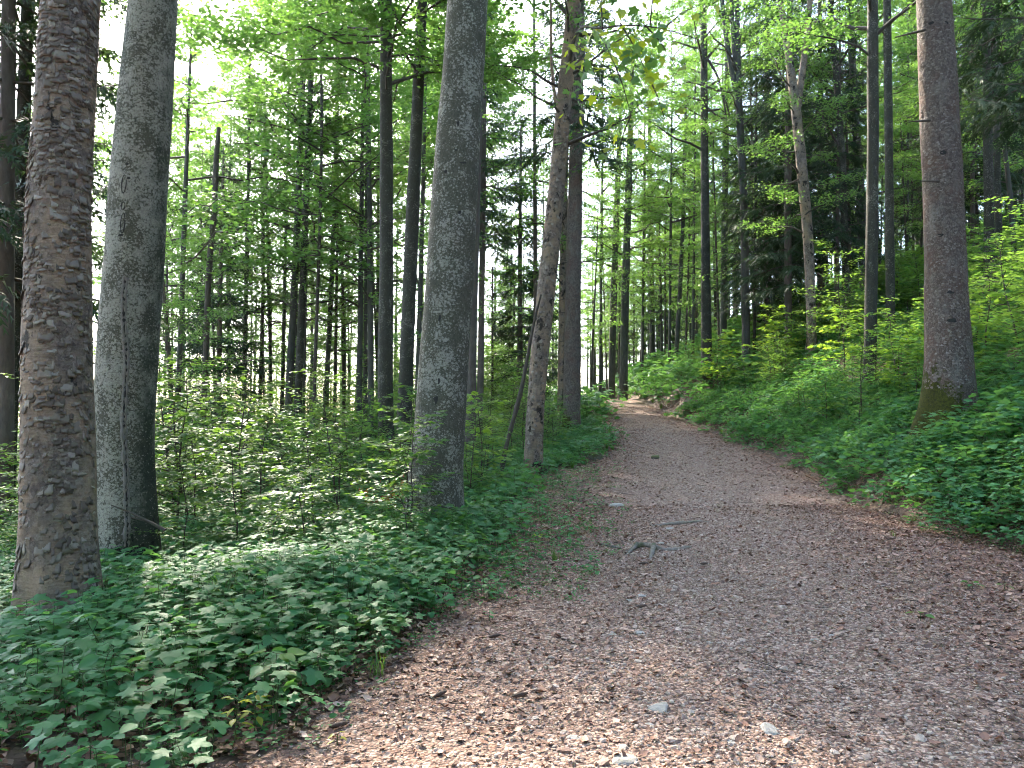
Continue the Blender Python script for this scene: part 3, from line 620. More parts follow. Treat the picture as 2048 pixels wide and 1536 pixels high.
tree("beech_tree", "slim knobbly dark stem standing in bright foliage near the slim beech pair", None, 36, [(688, 780), (686, 600), (682, 450)], [8, 7, 5], 15, M_TWIG, 'U2', seed=51)
for k, (px, d, c, H, lb) in enumerate([(366, 46, 'B2', 27, "tall grey trunk deep in the stand, close right of the stout beech"), (416, 52, 'B0', 28, "tall straight trunk far behind the crooked black one"), (456, 42, 'M1', 23, "dark stem between the crooked black trunk and the lone slim stem"), (330, 54, 'B4', 28, "far trunk glimpsed beside the stout beech's right edge"),
        (1200, 46, 'B1', 24, "tall trunk left of the two slim ones at the path's far end"), (1284, 50, 'B3', 25, "tall trunk between the two slim ones and the dark one beyond"), (1338, 46, 'B0', 25, "tall trunk on the bank's crest left of the leaning grey one"), (1385, 44, 'M2', 22, "slim trunk touching the left side of the bend's slender beech")]):
    b = at(px, 845, d); z = gz(b.x, d); w = .2 * FPX / d
    tree("beech_tree", lb, None, d, [(px, 845.5 - (z - EYE) * FPX / d), (px + 2, 600), (px + 5, 300)], [w, w * .9, w * .7], H, M_BFAR, c, 1.05, n=9, flare=.25, seed=760 + k)
for k, (px, d, c, H, lb) in enumerate([(884, 38, 'D0', 26, "added shade tree hidden behind the middle of the lichened beech"), (922, 45, 'D1', 27, "added far shade tree hidden behind the right flank of the lichened beech"), (868, 50, 'D2', 27, "added far shade tree hidden behind the left flank of the lichened beech")]):  # trees added out of sight, dense crowns block sun from the path
    b = at(px, 845, d); z = gz(b.x, d); w = .3 * FPX / d
    tree("beech_tree", lb, None, d, [(px, 845.5 - (z - EYE) * FPX / d), (px + 8, 600), (px + 20, 300)], [w, w * .9, w * .7], H, M_BFAR, c, 1.0, n=9, flare=.25, seed=780 + k)
# branches of the forked trunks (kept with their tree)
def limb(parent, d, poly, wid, bark, name="limb"):
    b = parent.location; P = np.array([tuple(at(px, py, d)) for px, py in poly]) - np.array(b)
    Q = smooth_poly(np.concatenate([P, (np.array(wid) / FPX * d / 2)[:, None]], 1), .5)
    mb = MB(); mb.add(*tube(Q[:, :3], Q[:, 3], 7)); return link(name, mb.mesh(name, [bark], True), parent)
def find(sub): return next(t[0] for t in TREES if sub in t[0]["label"])
limb(find("pale crooked forked"), 30, [(1594, 225), (1604, 150), (1616, 60), (1624, -60), (1628, -200)], [15, 14, 12, 10, 5], M_SYC2)
ms = find("many-stemmed")
limb(ms, 35, [(1482, 240), (1466, 150), (1452, 80), (1442, -20), (1436, -200)], [12, 11, 10, 8, 4], M_BFAR)
limb(ms, 35, [(1480, 220), (1468, 100), (1462, -20), (1458, -200)], [10, 10, 8, 4], M_BFAR)
limb(T4, 18, [(1112, 205), (1102, 170), (1099, 110), (1104, 40), (1100, -60)], [8, 7, 6, 5, 4], M_SYC2)
for d_, pl in ((36, [(1409, 110), (1430, 130), (1446, 185), (1462, 240)]), (36, [(1409, 110), (1424, 120), (1440, 160), (1452, 230)])):
    limb(find("where the path bends"), d_, pl, [6, 5, 4, 3], M_TWIG)
# dead stubs on the massive spruce
for (x0, y0, x1, y1) in ((1836, 62, 1790, 75), (1846, 243, 1822, 243), (1864, 365, 1840, 362)):
    limb(T6, 13.7, [(x0 + 14, y0 - 2), ((x0 + x1) / 2, y0 - 3), (x1, y1)], [6, 5, 2], M_TWIG, "dead_branch")

# sparse dead twigs on the bare spruce pole
bp = find("bare spruce pole"); mb = MB(); r_ = np.random.default_rng(9)
for k in range(70):
    z = r_.uniform(5, 22); a = r_.random() * 6.28; l = r_.uniform(.5, 1.3) * (1.15 - z / 30)
    mb.add(*tube([(0, 0, z), (math.cos(a) * l * .6, math.sin(a) * l * .6, z - .05), (math.cos(a) * l, math.sin(a) * l, z - .25 * l)], [.018, .01, .004], 3))
link("dead_twigs", mb.mesh("dead_twigs", [M_TWIG]), bp)["kind"] = "stuff"
mb = MB()
for k in range(60):
    z = r_.uniform(3, 11); a = r_.random() * 6.28; l = r_.uniform(.4, 1.6)
    mb.add(*tube([(0, 0, z), (math.cos(a) * l * .6, math.sin(a) * l * .6, z - .1), (math.cos(a) * l, math.sin(a) * l, z - .35 * l)], [.018, .01, .004], 3))
link("dead_twigs", mb.mesh("dead_twigs", [M_TWIG]), T5)["kind"] = "stuff"

ORD = "first second third fourth fifth sixth seventh eighth ninth tenth eleventh twelfth thirteenth fourteenth fifteenth sixteenth seventeenth eighteenth nineteenth twentieth twenty-first twenty-second twenty-third twenty-fourth twenty-fifth twenty-sixth twenty-seventh twenty-eighth twenty-ninth thirtieth".split()
def ordinals(group, text):
    ts = sorted((t[0] for t in TREES if t[0].get("group") == group), key=lambda o: o.location.x / o.location.y)
    for q, o in enumerate(ts): o["label"] = ORD[q] + " from the left of the " + text
# --- the many slim trees of the stand behind
def slim(px, d, dia, H, crown, bark, label, group, seed, lean=0.0, cs=1.0):
    b = at(px, 845, d); z = gz(b.x, d); w = dia * FPX / d
    def py(zz): return 845.5 - (zz - EYE) * FPX / d
    pts = [(px, py(z)), (px + lean * 3 / d * FPX, py(z + 3)), (px + lean * 8 / d * FPX, py(z + 8))]
    return tree("beech_tree" if crown[0] != 'S' and crown[0] != 'P' else "spruce_tree", label, group, d, pts, [w, w * .9, w * .75], H, bark, crown, cs, n=8, flare=.25, seed=seed)
r_ = random.Random(21)
BROAD = ['B0', 'B1', 'B2', 'B3', 'B4', 'M0', 'M1', 'M2', 'U0', 'U1', 'U2', 'U3', 'U4']
for k, px in enumerate([215, 330, 385, 460, 508, 556, 640, 668, 702, 752, 795, 352, 426, 575, 622, 728, 470, 530, 690, 600, 395, 345, 448, 562, 634, 708, 780, 372]):
    d = r_.uniform(32, 58); c = r_.choice(['B0', 'B1', 'B2', 'B3', 'B4', 'M0', 'M1', 'M2', 'M1', 'U1'])
    H = {'B': r_.uniform(22, 27), 'M': r_.uniform(16, 20), 'U': r_.uniform(9, 14)}[c[0]]
    slim(px + r_.uniform(-8, 8), d, r_.uniform(.12, .24), H, c, r_.choice([M_BFAR, M_TWIG, M_BFAR]), "slender background tree in the backlit stand left of the thick lichened beech", "slender trees of the backlit stand", 400 + k, r_.uniform(-.03, .05))
for k, px in enumerate([985, 1010, 1090, 1105, 1175, 1190, 1206, 1270, 1285, 1322, 1336, 1378, 1392, 1188, 1240, 1315]):
    d = r_.uniform(50, 78); c = r_.choice(['M0', 'M1', 'M2', 'U0', 'U2', 'U3', 'B1'])
    H = {'B': 25, 'M': r_.uniform(15, 20), 'U': r_.uniform(9, 13)}[c[0]]
    slim(px + r_.uniform(-4, 4), d, r_.uniform(.12, .24), H, c, r_.choice([M_BFAR, M_TWIG]), "slender far tree in the wood beyond the path's bend", "slender far trees beyond the bend", 440 + k, r_.uniform(-.03, .03))
for k, px in enumerate([1432, 1468, 1508, 1524, 1548, 1562, 1598, 1655, 1672, 1688, 1712, 1762, 1800, 1812, 1828, 1842, 1930, 1944, 1958, 2012, 2040, 1648, 1790, 1520, 1860, 1706]):
    d = r_.uniform(32, 54); c = r_.choice(['B0', 'B2', 'B4', 'M0', 'M1', 'M2', 'U1', 'U3', 'S0', 'S1'])
    H = {'B': r_.uniform(22, 26), 'M': r_.uniform(16, 20), 'U': r_.uniform(9, 13), 'S': 22}[c[0]]
    slim(px + r_.uniform(-4, 4), d, r_.uniform(.13, .27), H, c, r_.choice([M_BFAR, M_BEECH3, M_SFAR]), "slender background tree on the shady slope right of the path", "slender trees on the shady slope", 480 + k, r_.uniform(-.05, .03))

ordinals("slender trees of the backlit stand", "slender background trees in the backlit left stand")
ordinals("slender far trees beyond the bend", "slender far trees beyond the path's bend")
ordinals("slender trees on the shady slope", "slender background trees on the shady right slope")
# ------------------------------------------------------------------ distant and surrounding wood (one mass)
def far_proto(crown, H, dia):
    mb = MB(); mb.add(*tube([(0, 0, -.5), (0, 0, H * .5), (0, 0, H * .95)], [dia / 2, dia * .4, .02], 6), 0)
    me = mb.mesh("far_trunk", [M_BFAR]); lm, cm = CROWNS[crown]; out = bpy.data.meshes.new("far_" + crown)
    import bmesh
    bm = bmesh.new(); bm.from_mesh(me); nf = len(bm.faces)
    s = H / REFH[crown[0]]
    c2 = cm.copy(); c2.transform(Matrix.Scale(s, 4)); bm.from_mesh(c2)
    bm.faces.ensure_lookup_table()
    for f in bm.faces[nf:]: f.material_index = 1
    bm.to_mesh(out); bm.free(); out.materials.append(M_BFAR); out.materials.append(cm.materials[0])
    bpy.data.meshes.remove(c2); return proto("far_tree_" + crown, out)
FP = [far_proto('B0', 26, .4), far_proto('B3', 25, .35), far_proto('M1', 19, .25), far_proto('U2', 11, .14), far_proto('S0', 24, .35)]
pts, sc_, ix, rt = [], [], [], []
r2 = np.random.default_rng(33)
def far_add(x, y, i, s):
    pts.append((x, y, gz(x, y) - .1)); sc_.append(s); ix.append(i); rt.append((0, 0, r2.random() * 6.28))
for k in range(150):     # edge of the stand on the left: low leafy trees, open sky behind them
    y = r2.uniform(46, 66); x = r2.uniform(-.75, .0) * y; far_add(x, y, r2.choice([3, 3, 3, 3, 2]), r2.uniform(.35, .95))
for k in range(120):     # the wood straight on beyond the bend
    y = r2.uniform(58, 120); x = r2.uniform(-.03, .30) * y
    if abs(x - 5.5) < 4 and y < 62: continue
    far_add(x, y, r2.choice([2, 3, 3, 3, 4]), r2.uniform(.7, 1.1))
for k in range(110):     # the slope on the right
    y = r2.uniform(44, 110); x = xr(y) + 8 + r2.uniform(0, 55); far_add(x, y, r2.choice([0, 1, 2, 2, 4]), r2.uniform(.8, 1.1))
for k in range(80):      # unseen slope right of the view and behind the camera, thickened to block light
    y = r2.uniform(-25, 26); x = r2.uniform(.8 * max(y, 0) + 11, .8 * max(y, 0) + 34); far_add(x, y, r2.choice([0, 1, 2, 3, 3, 4]), r2.uniform(.8, 1.1))
for k in range(90):      # unseen trees behind the camera, packed densely to block the frontal sky
    y = r2.uniform(-30, -3.5); x = r2.uniform(-16, 16)
    if xl(y) - .3 < x < xr(y) + .3: continue
    far_add(x, y, r2.choice([0, 2, 3, 3, 4]), r2.uniform(.8, 1.1))
for k in range(14):      # unseen trees added across the path behind the camera to block light
    y = r2.uniform(-34, -22); x = r2.uniform(-3, 8); far_add(x, y, r2.choice([3, 4, 4]), r2.uniform(.9, 1.1))
for k in range(16):      # left of the view
    y = r2.uniform(-5, 30); x = -r2.uniform(.8 * max(y, 0) + 8, .8 * max(y, 0) + 30); far_add(x, y, r2.choice([0, 1, 2]), r2.uniform(.8, 1.0))
scatter("distant_forest", FP, pts, rt, sc_, ix, "distant wood of thin trees closing the view behind the stand, plus unseen light-blocking trees around the camera", "forest")

# ------------------------------------------------------------------ saplings
def gen_sapling(seed, h, n_br, leaf, tpl, mat, spread=.55):
    r = np.random.default_rng(seed); st = MB(); lv = MB(); u = np.linspace(0, 1, 7)
    P = np.stack([np.cumsum(r.normal(size=7) * .03 * h) * u, np.cumsum(r.normal(size=7) * .03 * h) * u, h * u - .05], 1)
    st.add(*tube(P, np.linspace(.006 + .006 * h, .003, 7), 5)); az = r.random() * 6.28; A, D, S, Nn = [], [], [], []
    for k in range(n_br):
        t = .2 + .8 * (k + r.random() * .6) / n_br; t = min(t, 1); p0 = np.array([np.interp(t, u, P[:, q]) for q in range(3)]); az += 2.4 + r.normal() * .4
        L = spread * h * (1.15 - .75 * t) * r.uniform(.6, 1.15); e = r.uniform(-.02, .35)
        dr = np.array([math.cos(az), math.sin(az), 0]); p1 = p0 + dr * L + np.array([0, 0, L * e]); pm_ = (p0 + p1) / 2 + np.array([0, 0, .08 * L])
        st.add(*tube([p0, pm_, p1], [.004 + .002 * h, .003, .0015], 3))
        side = np.array([-dr[1], dr[0], 0]); nl = int(L / leaf * 3.2) + 4
        for q in range(nl):
            f = .2 + .8 * (q + r.random() * .5) / nl; pp = (1 - f) ** 2 * p0 + 2 * f * (1 - f) * pm_ + f * f * p1
            s = 1 if q % 2 else -1; off = r.uniform(0, .22) * L * (1 - .5 * f)
            d0 = side * s * r.uniform(.5, 1.1) + dr * r.uniform(.2, .9) + np.array([0, 0, r.normal() * .12 - .05])
            A.append(pp + side * s * off + np.array([0, 0, r.normal() * .025])); D.append(d0); S.append(leaf * r.uniform(.65, 1.2)); Nn.append(np.array([0, 0, 1]) + r.normal(size=3) * .25)
    put_leaves(lv, tpl, np.array(A), np.array(D), np.array(Nn), np.array(S), 0, None, r)
    return st.mesh("stem", [M_TWIG]), lv.mesh("foliage", [mat])
SAP = [gen_sapling(500 + k, [1.6, 2.0, 1.3, 2.4, 1.8, 1.5][k], [16, 20, 14, 24, 18, 16][k], [.075, .08, .075, .08, .10, .095][k], [HEXA, HEXA, HEXA, HEXA, MAPLE, MAPLE][k], M_SAPL) for k in range(6)]
SAP.append(gen_sapling(506, 1.9, 18, .12, MAPLE, M_LIME))
def sapling(x, y, k, s, label, group, rz):
    e = link("maple_sapling" if k >= 4 else "beech_sapling", None, None, (x, y, gz(x, y)))
    for nm, me in zip(("stem", "foliage"), SAP[k]): link(nm, me, e, rot=(0, 0, rz), scale=s)["kind"] = "stuff"
    return tag(e, label, "sapling", group)
def zoned(o, zones, text, group):
    px = 1024 + o.location.x / o.location.y * FPX; size = "tall" if o.children[0].scale[0] > 1.15 else ("small" if o.children[0].scale[0] < .85 else "mid-height"); kind = "broad-leaved" if "maple" in o.name else "fine-leaved"
    z = next(t for lim, t in zones if px < lim); o["label"] = "%s %s %s %s" % (size, kind, text, z); o["group"] = "%s %s" % (group, z)
LEFT_Z = [(60, "beyond the flaking trunk at the left edge"), (330, "close around the stout grey beech"), (480, "right of the stout grey beech"), (640, "in the middle of the left stand"), (9999, "before the slim dark beeches")]
RIGHT_Z = [(1440, "where the bank meets the path's bend"), (1600, "below the many-stemmed beech"), (1700, "below the pale crooked trunk"), (1800, "around the smooth grey beech"), (1880, "left of the massive spruce"), (9999, "right of the massive spruce")]
MID_Z = [(1020, "just right of the lichened beech"), (9999, "around the leaning scaly tree")]
r_ = random.Random(5)
n = 0
while n < 175:
    d = r_.uniform(8.5, 32); px = r_.uniform(-80, 835); x = at(px, 900, d).x
    if x > xl(d) - 1.0 or (abs(px - 250) < 75 and d < 10): continue
    if 690 < px < 800 and d < 13: continue
    far_ = d > 18
    sp = sapling(x, d, r_.randrange(6), r_.uniform(.6, 1.0) if d < 11 else r_.uniform(.8, 1.5), "leafy sapling in the far thicket beneath the left stand of stems" if far_ else "leafy sapling in the near thicket between the grey beech trunks",
            "saplings under the left stand" if far_ else "saplings between the grey beeches", r_.random() * 6.28); n += 1
    zoned(sp, LEFT_Z, "sapling in the far thicket" if far_ else "sapling in the near thicket", "far saplings" if far_ else "near saplings")
n = 0
while n < 30:
    d = r_.uniform(13, 31); px = r_.uniform(935, 1135); x = at(px, 900, d).x
    if x > xl(d) - .9: continue
    sp = sapling(x, d, r_.randrange(6), r_.uniform(.7, 1.25), "leafy sapling", "saplings behind the lichened beech", r_.random() * 6.28); n += 1
    zoned(sp, MID_Z, "sapling of the thicket", "saplings")
n = 0
while n < 135:
    d = r_.uniform(14.5, 46); px = r_.uniform(1330, 2120); x = at(px, 700, d).x; u = x - xr(d)
    if u < 1.1 or (d < 16 and 1780 < px < 2000): continue
    if u < 2.2 and r_.random() < .6: continue
    sp = sapling(x, d, r_.randrange(6), r_.uniform(.6, 1.05) if u < 3.0 else r_.uniform(.9, 1.7), "leafy sapling on the green bank right of the path", "saplings on the right bank", r_.random() * 6.28); n += 1
    zoned(sp, RIGHT_Z, "sapling on the bank" if d < 26 else "sapling far up the bank", "bank saplings" if d < 26 else "far bank saplings")

for px, d, s_, lb in ((1938, 15.6, .95, "bright yellow-green maple sapling right of the massive spruce"), (1690, 25, 1.3, "bright yellow-green maple sapling below the mottled leaning trunk"), (1436, 33, 1.5, "bright yellow-green maple sapling by the bend's slender beech"), (1560, 31, 1.4, "bright yellow-green maple sapling left of the pale crooked trunk"),
        (962, 15, 1.15, "bright green maple sapling peeking past the lichened beech's right side"), (640, 22, 1.2, "bright yellow-green maple sapling in the middle of the left thicket"), (1800, 19, 1.0, "bright yellow-green maple sapling between smooth grey beech and massive spruce")):
    x = at(px, 800, d).x; sapling(x, d, 6, s_, lb, None, px * 1.0)
# thicket of young trees closing the view low under the left stand
rt_ = np.random.default_rng(55); yy = rt_.uniform(31, 58, 420); xx = rt_.uniform(-.72, .02, 420) * yy; kk = xx < xl(yy) - 2.0; yy, xx = yy[kk], xx[kk]; nn_ = len(yy)
TP = []
for st_, fo_ in SAP[:4]:
    TP.append(proto("thicket_source", fo_))
scatter("distant_thicket", TP, np.stack([xx, yy, ground(xx, yy)], 1), np.stack([np.zeros(nn_), np.zeros(nn_), rt_.random(nn_) * 6.28], 1), rt_.uniform(1.2, 2.3, nn_), rt_.integers(0, 4, nn_), "far leafy thicket low under the trees of the left stand", "thicket")
# ------------------------------------------------------------------ ground plants
def stemtube(mb, p0, p1, r0, r1, bend=.02, mat=1, n=3):
    p0 = np.array(p0, float); p1 = np.array(p1, float); m = (p0 + p1) / 2 + rng.normal(size=3) * bend; V, F = tube([p0, m, p1], [r0, (r0 + r1) / 2, r1], n); mb.add(V, F, mat)
def gen_seedling(seed, h, tiers, leaf, tpl, pair=2):
    """upright stem with tiers of opposite leaves held nearly level"""
    r = np.random.default_rng(seed); mb = MB(); top = np.array([r.normal() * .04, r.normal() * .04, h]); stemtube(mb, (0, 0, -.03), top, .003, .0018)
    A, D, S, Nn = [], [], [], []; a0 = r.random() * 6.28
    for t in range(tiers):
        f = 1 - .3 * t if tiers > 1 else 1; p = top * f; a0 += 1.57 + r.normal() * .2
        for q in range(pair):
            a = a0 + q * 6.283 / pair + r.normal() * .15; pl = leaf * r.uniform(.35, .8); d0 = np.array([math.cos(a), math.sin(a), r.uniform(.05, .35)]); p1 = p + d0 * pl
            stemtube(mb, p, p1, .0014, .001, .003)
            A.append(p1); D.append(np.array([math.cos(a), math.sin(a), -r.uniform(.0, .35)])); S.append(leaf * r.uniform(.75, 1.15)); Nn.append(np.array([0, 0, 1]) + r.normal(size=3) * .18)
    put_leaves(mb, tpl, np.array(A), np.array(D), np.array(Nn), np.array(S), 0, None, r); return mb
def gen_low(seed, n, rad, leaf, tpl, h=.05):
    r = np.random.default_rng(seed); mb = MB(); a = r.random(n) * 6.28; rr = rad * np.sqrt(r.random(n))
    A = np.stack([np.cos(a) * rr, np.sin(a) * rr, r.uniform(.3, 1, n) * h], 1); a2 = a + r.normal(size=n) * .8
    put_leaves(mb, tpl, A, np.stack([np.cos(a2), np.sin(a2), r.normal(size=n) * .2], 1), np.array([0, 0, 1.0]) + r.normal(size=(n, 3)) * .25, leaf * r.uniform(.6, 1.2, n), 0, None, r); return mb
def gen_clump(seed, n, rad, h, leaf, tpl):
    r = np.random.default_rng(seed); mb = MB(); a = r.random(n) * 6.28; rr = rad * np.sqrt(r.random(n)); zz = h * (1 - .5 * (rr / rad) ** 2) * r.uniform(.45, 1.0, n)
    A = np.stack([np.cos(a) * rr, np.sin(a) * rr, zz], 1); a2 = r.random(n) * 6.28
    put_leaves(mb, tpl, A, np.stack([np.cos(a2), np.sin(a2), r.normal(size=n) * .2], 1), np.array([0, 0, 1.0]) + r.normal(size=(n, 3)) * .28, leaf * r.uniform(.6, 1.2, n), 0, None, r)
    for k in range(5):
        q = r.integers(n); stemtube(mb, (A[q, 0] * .4, A[q, 1] * .4, -.02), A[q], .003, .002)
    return mb
def gen_grass(seed, n, L, w, lean=.6):
    r = np.random.default_rng(seed); mb = MB()
    for k in range(n):
        a = r.random() * 6.28; l = L * r.uniform(.5, 1.1); le = lean * r.uniform(.3, 1.2); b = np.array([r.normal() * .02, r.normal() * .02, -.01]); u = np.linspace(0, 1, 5)
        P = b + np.stack([math.cos(a) * l * le * u ** 1.8, math.sin(a) * l * le * u ** 1.8, l * (u - .35 * le * u ** 2.5)], 1); s = np.array([-math.sin(a), math.cos(a), 0]) * w
        wv = np.array([.7, 1, .9, .6, .05])[:, None] * s; V = np.concatenate([P - wv, P + wv]); i = np.arange(4); mb.add(V, np.stack([i, i + 1, i + 6, i + 5], 1), 0, r.random())
    return mb
def gen_fern(seed, nf, L):
    r = np.random.default_rng(seed); mb = MB()
    for k in range(nf):
        a = k * 6.28 / nf + r.normal() * .25; u = np.linspace(0, 1, 16); l = L * r.uniform(.75, 1.1)
        P = np.stack([math.cos(a) * l * .85 * u, math.sin(a) * l * .85 * u, l * (.75 * u - .62 * u ** 2.2)], 1); mb.add(*tube(P, np.linspace(.004, .001, 16), 3), 1)
        s = np.array([-math.sin(a), math.cos(a), 0]); A, D, S = [], [], []
        for q in range(2, 16):
            for sg in (-1, 1):
                A.append(P[q]); D.append(s * sg + np.array([math.cos(a), math.sin(a), 0]) * .3 + np.array([0, 0, -.15])); S.append(l * .26 * math.sin(math.pi * (u[q] * .82 + .14)))
        put_leaves(mb, hex_tpl(.13), np.array(A), np.array(D), np.tile([0, 0, 1.0], (len(A), 1)), np.array(S), 0, None, r)
    return mb
NAR = ovate_tpl(.24); WID = ovate_tpl(.36)
HM = [M_HERB, M_STEM]
P_MAPLE = [proto("seedling_source", gen_seedling(600 + k, [.22, .3, .18, .26, .34][k], [2, 3, 1, 2, 3][k], [.08, .078, .075, .095, .085][k], MAPLE, [3, 2, 4, 3, 2][k]).mesh("seedling", HM)) for k in range(5)]
P_OVATE = [proto("herb_source", gen_seedling(620 + k, [.2, .28, .15, .24][k], [3, 4, 2, 3][k], [.075, .08, .07, .085][k], WID, [2, 2, 4, 3][k]).mesh("herb", HM)) for k in range(4)]
P_LOW = [proto("low_herb_source", gen_low(640 + k, [16, 22, 12][k], .11, [.035, .03, .045][k], WID).mesh("low_herb", HM)) for k in range(3)]
P_GRASS = [proto("grass_source", gen_grass(650 + k, [14, 20][k], [.22, .3][k], .0035).mesh("grass", [M_GRASS])) for k in range(2)]
P_CLUMP = [proto("clump_source", gen_clump(660 + k, [46, 60, 40, 52][k], [.42, .5, .38, .45][k], [.34, .42, .28, .5][k], [.085, .08, .12, .11][k], [WID, WID, MAPLE, MAPLE][k]).mesh("clump", HM)) for k in range(4)]
P_FGRASS = [proto("far_grass_source", gen_grass(670, 60, .4, .008, .8).mesh("far_grass", [M_GRASS]))]

def cover_points(N, d0, d1, pw, sides, seed, edge=0.0, soft=.35):
    """points on the ground outside the path, thinning with distance"""
    r = np.random.default_rng(seed); out = []
    while len(out) < N:
        m = N * 2; d = d0 + (d1 - d0) * r.random(m) ** pw; x = r.uniform(-.80, .80, m) * d + r.uniform(-.6, .6, m)
        ul = xl(d) - x; ur = x - xr(d); e = edge + np.abs(r.normal(size=m)) * soft
        ok = ((ul > e) & ('L' in sides)) | ((ur > e) & ('R' in sides))
        for q, s in ((T1, .5), (T2, .45), (T3, .40), (T6, .75)):
            ok &= (x - q.location.x) ** 2 + (d - q.location.y) ** 2 > s * s
        ok &= r.random(m) < np.clip(.35 + (d - 3) * .35, 0, 1)
        out += list(np.stack([x[ok], d[ok]], 1))
    return np.array(out[:N])
def cover(name, protos, weights, xy, smin, smax, tilt, seed, label, cat):
    r = np.random.default_rng(seed); n = len(xy); z = ground(xy[:, 0], xy[:, 1])
    idx = r.choice(len(protos), n, p=np.array(weights) / sum(weights)); rot = np.stack([r.normal(size=n) * tilt, r.normal(size=n) * tilt, r.random(n) * 6.28], 1)
    return scatter(name, protos, np.stack([xy[:, 0], xy[:, 1], z], 1), rot, r.uniform(smin, smax, n), idx, label, cat)
near = cover_points(6400, 2.9, 11, .62, 'LR', 1, -.05, .4)
cover("herb_undergrowth", P_MAPLE + P_OVATE, [3, 2, 3, 3, 1, 2, 2, 2, 2], near, .65, 1.25, .12, 2, "low carpet of seedlings and broad-leaved herbs beside the near path", "undergrowth")
cover("low_herb_undergrowth", P_LOW + P_GRASS, [4, 4, 3, .15, .1], cover_points(2400, 2.9, 12, .7, 'LR', 3, -.15, .25), .7, 1.5, .1, 4, "small creeping herbs fringing the litter at the path's edges", "undergrowth")
cover("far_undergrowth", P_CLUMP, [2, 2, 2, 2], cover_points(7200, 10, 34, .75, 'LR', 5, .1), .7, 1.35, .1, 6, "deep green undergrowth under the trees on both sides", "undergrowth")
cover("distant_undergrowth", P_CLUMP, [2, 3, 1, 2], cover_points(6200, 32, 70, .8, 'LR', 7, .1), 1.4, 3.6, .1, 8, "far undergrowth beneath the background trees", "undergrowth")
xy = cover_points(5200, 7.5, 34, .7, 'R', 71, -.1, 1.1)
cover("bank_undergrowth", P_CLUMP + P_MAPLE, [3, 3, 3, 3, 1, 1, 1, 1, 1], xy[xy[:, 0] - xr(xy[:, 1]) < 3.2], .55, 1.1, .12, 72, "dense carpet of low plants at the foot of the right bank", "undergrowth")
xy = cover_points(1500, 16, 52, .8, 'LR', 9, -.1, .5); keep = (np.abs(xl(xy[:, 1]) - xy[:, 0]) < 1.2) | (np.abs(xy[:, 0] - xr(xy[:, 1])) < 1.0)
cover("verge_grass", P_FGRASS, [1], xy[keep], .5, 1.1, .1, 10, "bright soft grass along the far edges of the path", "grass")

rv = np.random.default_rng(91); dv_ = rv.uniform(6.5, 19, 900); xv = xl(dv_) + np.abs(rv.normal(size=900)) * .75 - .1; kv = xv < np.interp(dv_, *GC) - 1.3
cover("verge_herbs", P_LOW + P_OVATE[:2], [3, 3, 2, 1, 1], np.stack([xv[kv], dv_[kv]], 1), .5, 1.0, .1, 92, "scattered small herbs on the litter left of the path", "herbs")
# ------------------------------------------------------------------ litter and gravel (stuff)
def litter_mesh(seed, L, curl):
    r = np.random.default_rng(seed); u = np.array([0, .25, .55, .8, 1.0]); w = np.array([.03, .26, .30, .18, .01]) * L
    zc = curl * L * (u - .5) ** 2 * r.uniform(.3, 1.4); V = []
    for k in range(5):
        V += [(-w[k], u[k] * L - L / 2, zc[k] + curl * w[k] * r.uniform(.1, 1)), (0, u[k] * L - L / 2, zc[k]), (w[k], u[k] * L - L / 2, zc[k] + curl * w[k] * r.uniform(-.2, 1))]
    F = []
    for k in range(4):
        b = k * 3; F += [(b, b + 1, b + 4, b + 3), (b + 1, b + 2, b + 5, b + 4)]
    mb = MB(); mb.add(V, F); return proto("fallen_leaf_source", mb.mesh("fallen_leaf", [M_LITTER]))
P_LIT = [litter_mesh(700 + k, [.07, .065, .08, .055, .09][k], [.5, .9, .3, 1.2, .7][k]) for k in range(5)]
def rock_mesh(seed, mat, sub=1, flat=.6, rough=.25, name="stone"):
    import bmesh
    r = np.random.default_rng(seed); bm = bmesh.new(); bmesh.ops.create_icosphere(bm, subdivisions=sub, radius=1.0)
    ax = r.normal(size=(7, 3)); ax[0] = (.15, .1, 1); ax /= np.linalg.norm(ax, axis=1)[:, None]; off = r.uniform(.42, .8, 7)
    for v in bm.verts:
        c = np.array(v.co)
        for a, o in zip(ax, off):      # chip flat facets off
            k = c @ a
            if k > o: c = c - a * (k - o) * .9
        c = c * (1 + r.normal() * rough * .25); c[2] *= flat; v.co = c * np.array([1, .8, 1])
    me = bpy.data.meshes.new(name); bm.to_mesh(me); bm.free(); me.materials.append(mat)
    if sub > 2: me.polygons.foreach_set("use_smooth", np.ones(len(me.polygons), bool))
    return me
P_GRAV = [proto("chip_source", rock_mesh(720 + k, M_GRAVEL, 1, [.55, .7, .45, .6, .5][k])) for k in range(5)]
def path_points(N, d0, d1, pw, seed, f, xm=.4):
    r = np.random.default_rng(seed); out = []
    while len(out) < N:
        m = N * 2; d = d0 + (d1 - d0) * r.random(m) ** pw; lo = xl(d) - xm; hi = np.minimum(xr(d) + xm, .74 * d + .8); x = lo + (hi - lo) * r.random(m)
        ok = r.random(m) < f(x, d); out += list(np.stack([x[ok], d[ok]], 1))
    return np.array(out[:N])
def strew(name, protos, xy, smin, smax, tilt, lift, seed, label, cat):
    r = np.random.default_rng(seed); n = len(xy); z = ground(xy[:, 0], xy[:, 1]) + .014 + r.random(n) * lift
    rot = np.stack([r.normal(size=n) * tilt, r.normal(size=n) * tilt, r.random(n) * 6.28], 1)
    s = smin * (smax / smin) ** (r.random(n) ** 1.6)
    return scatter(name, protos, np.stack([xy[:, 0], xy[:, 1], z], 1), rot, s, r.integers(0, len(protos), n), label, cat)
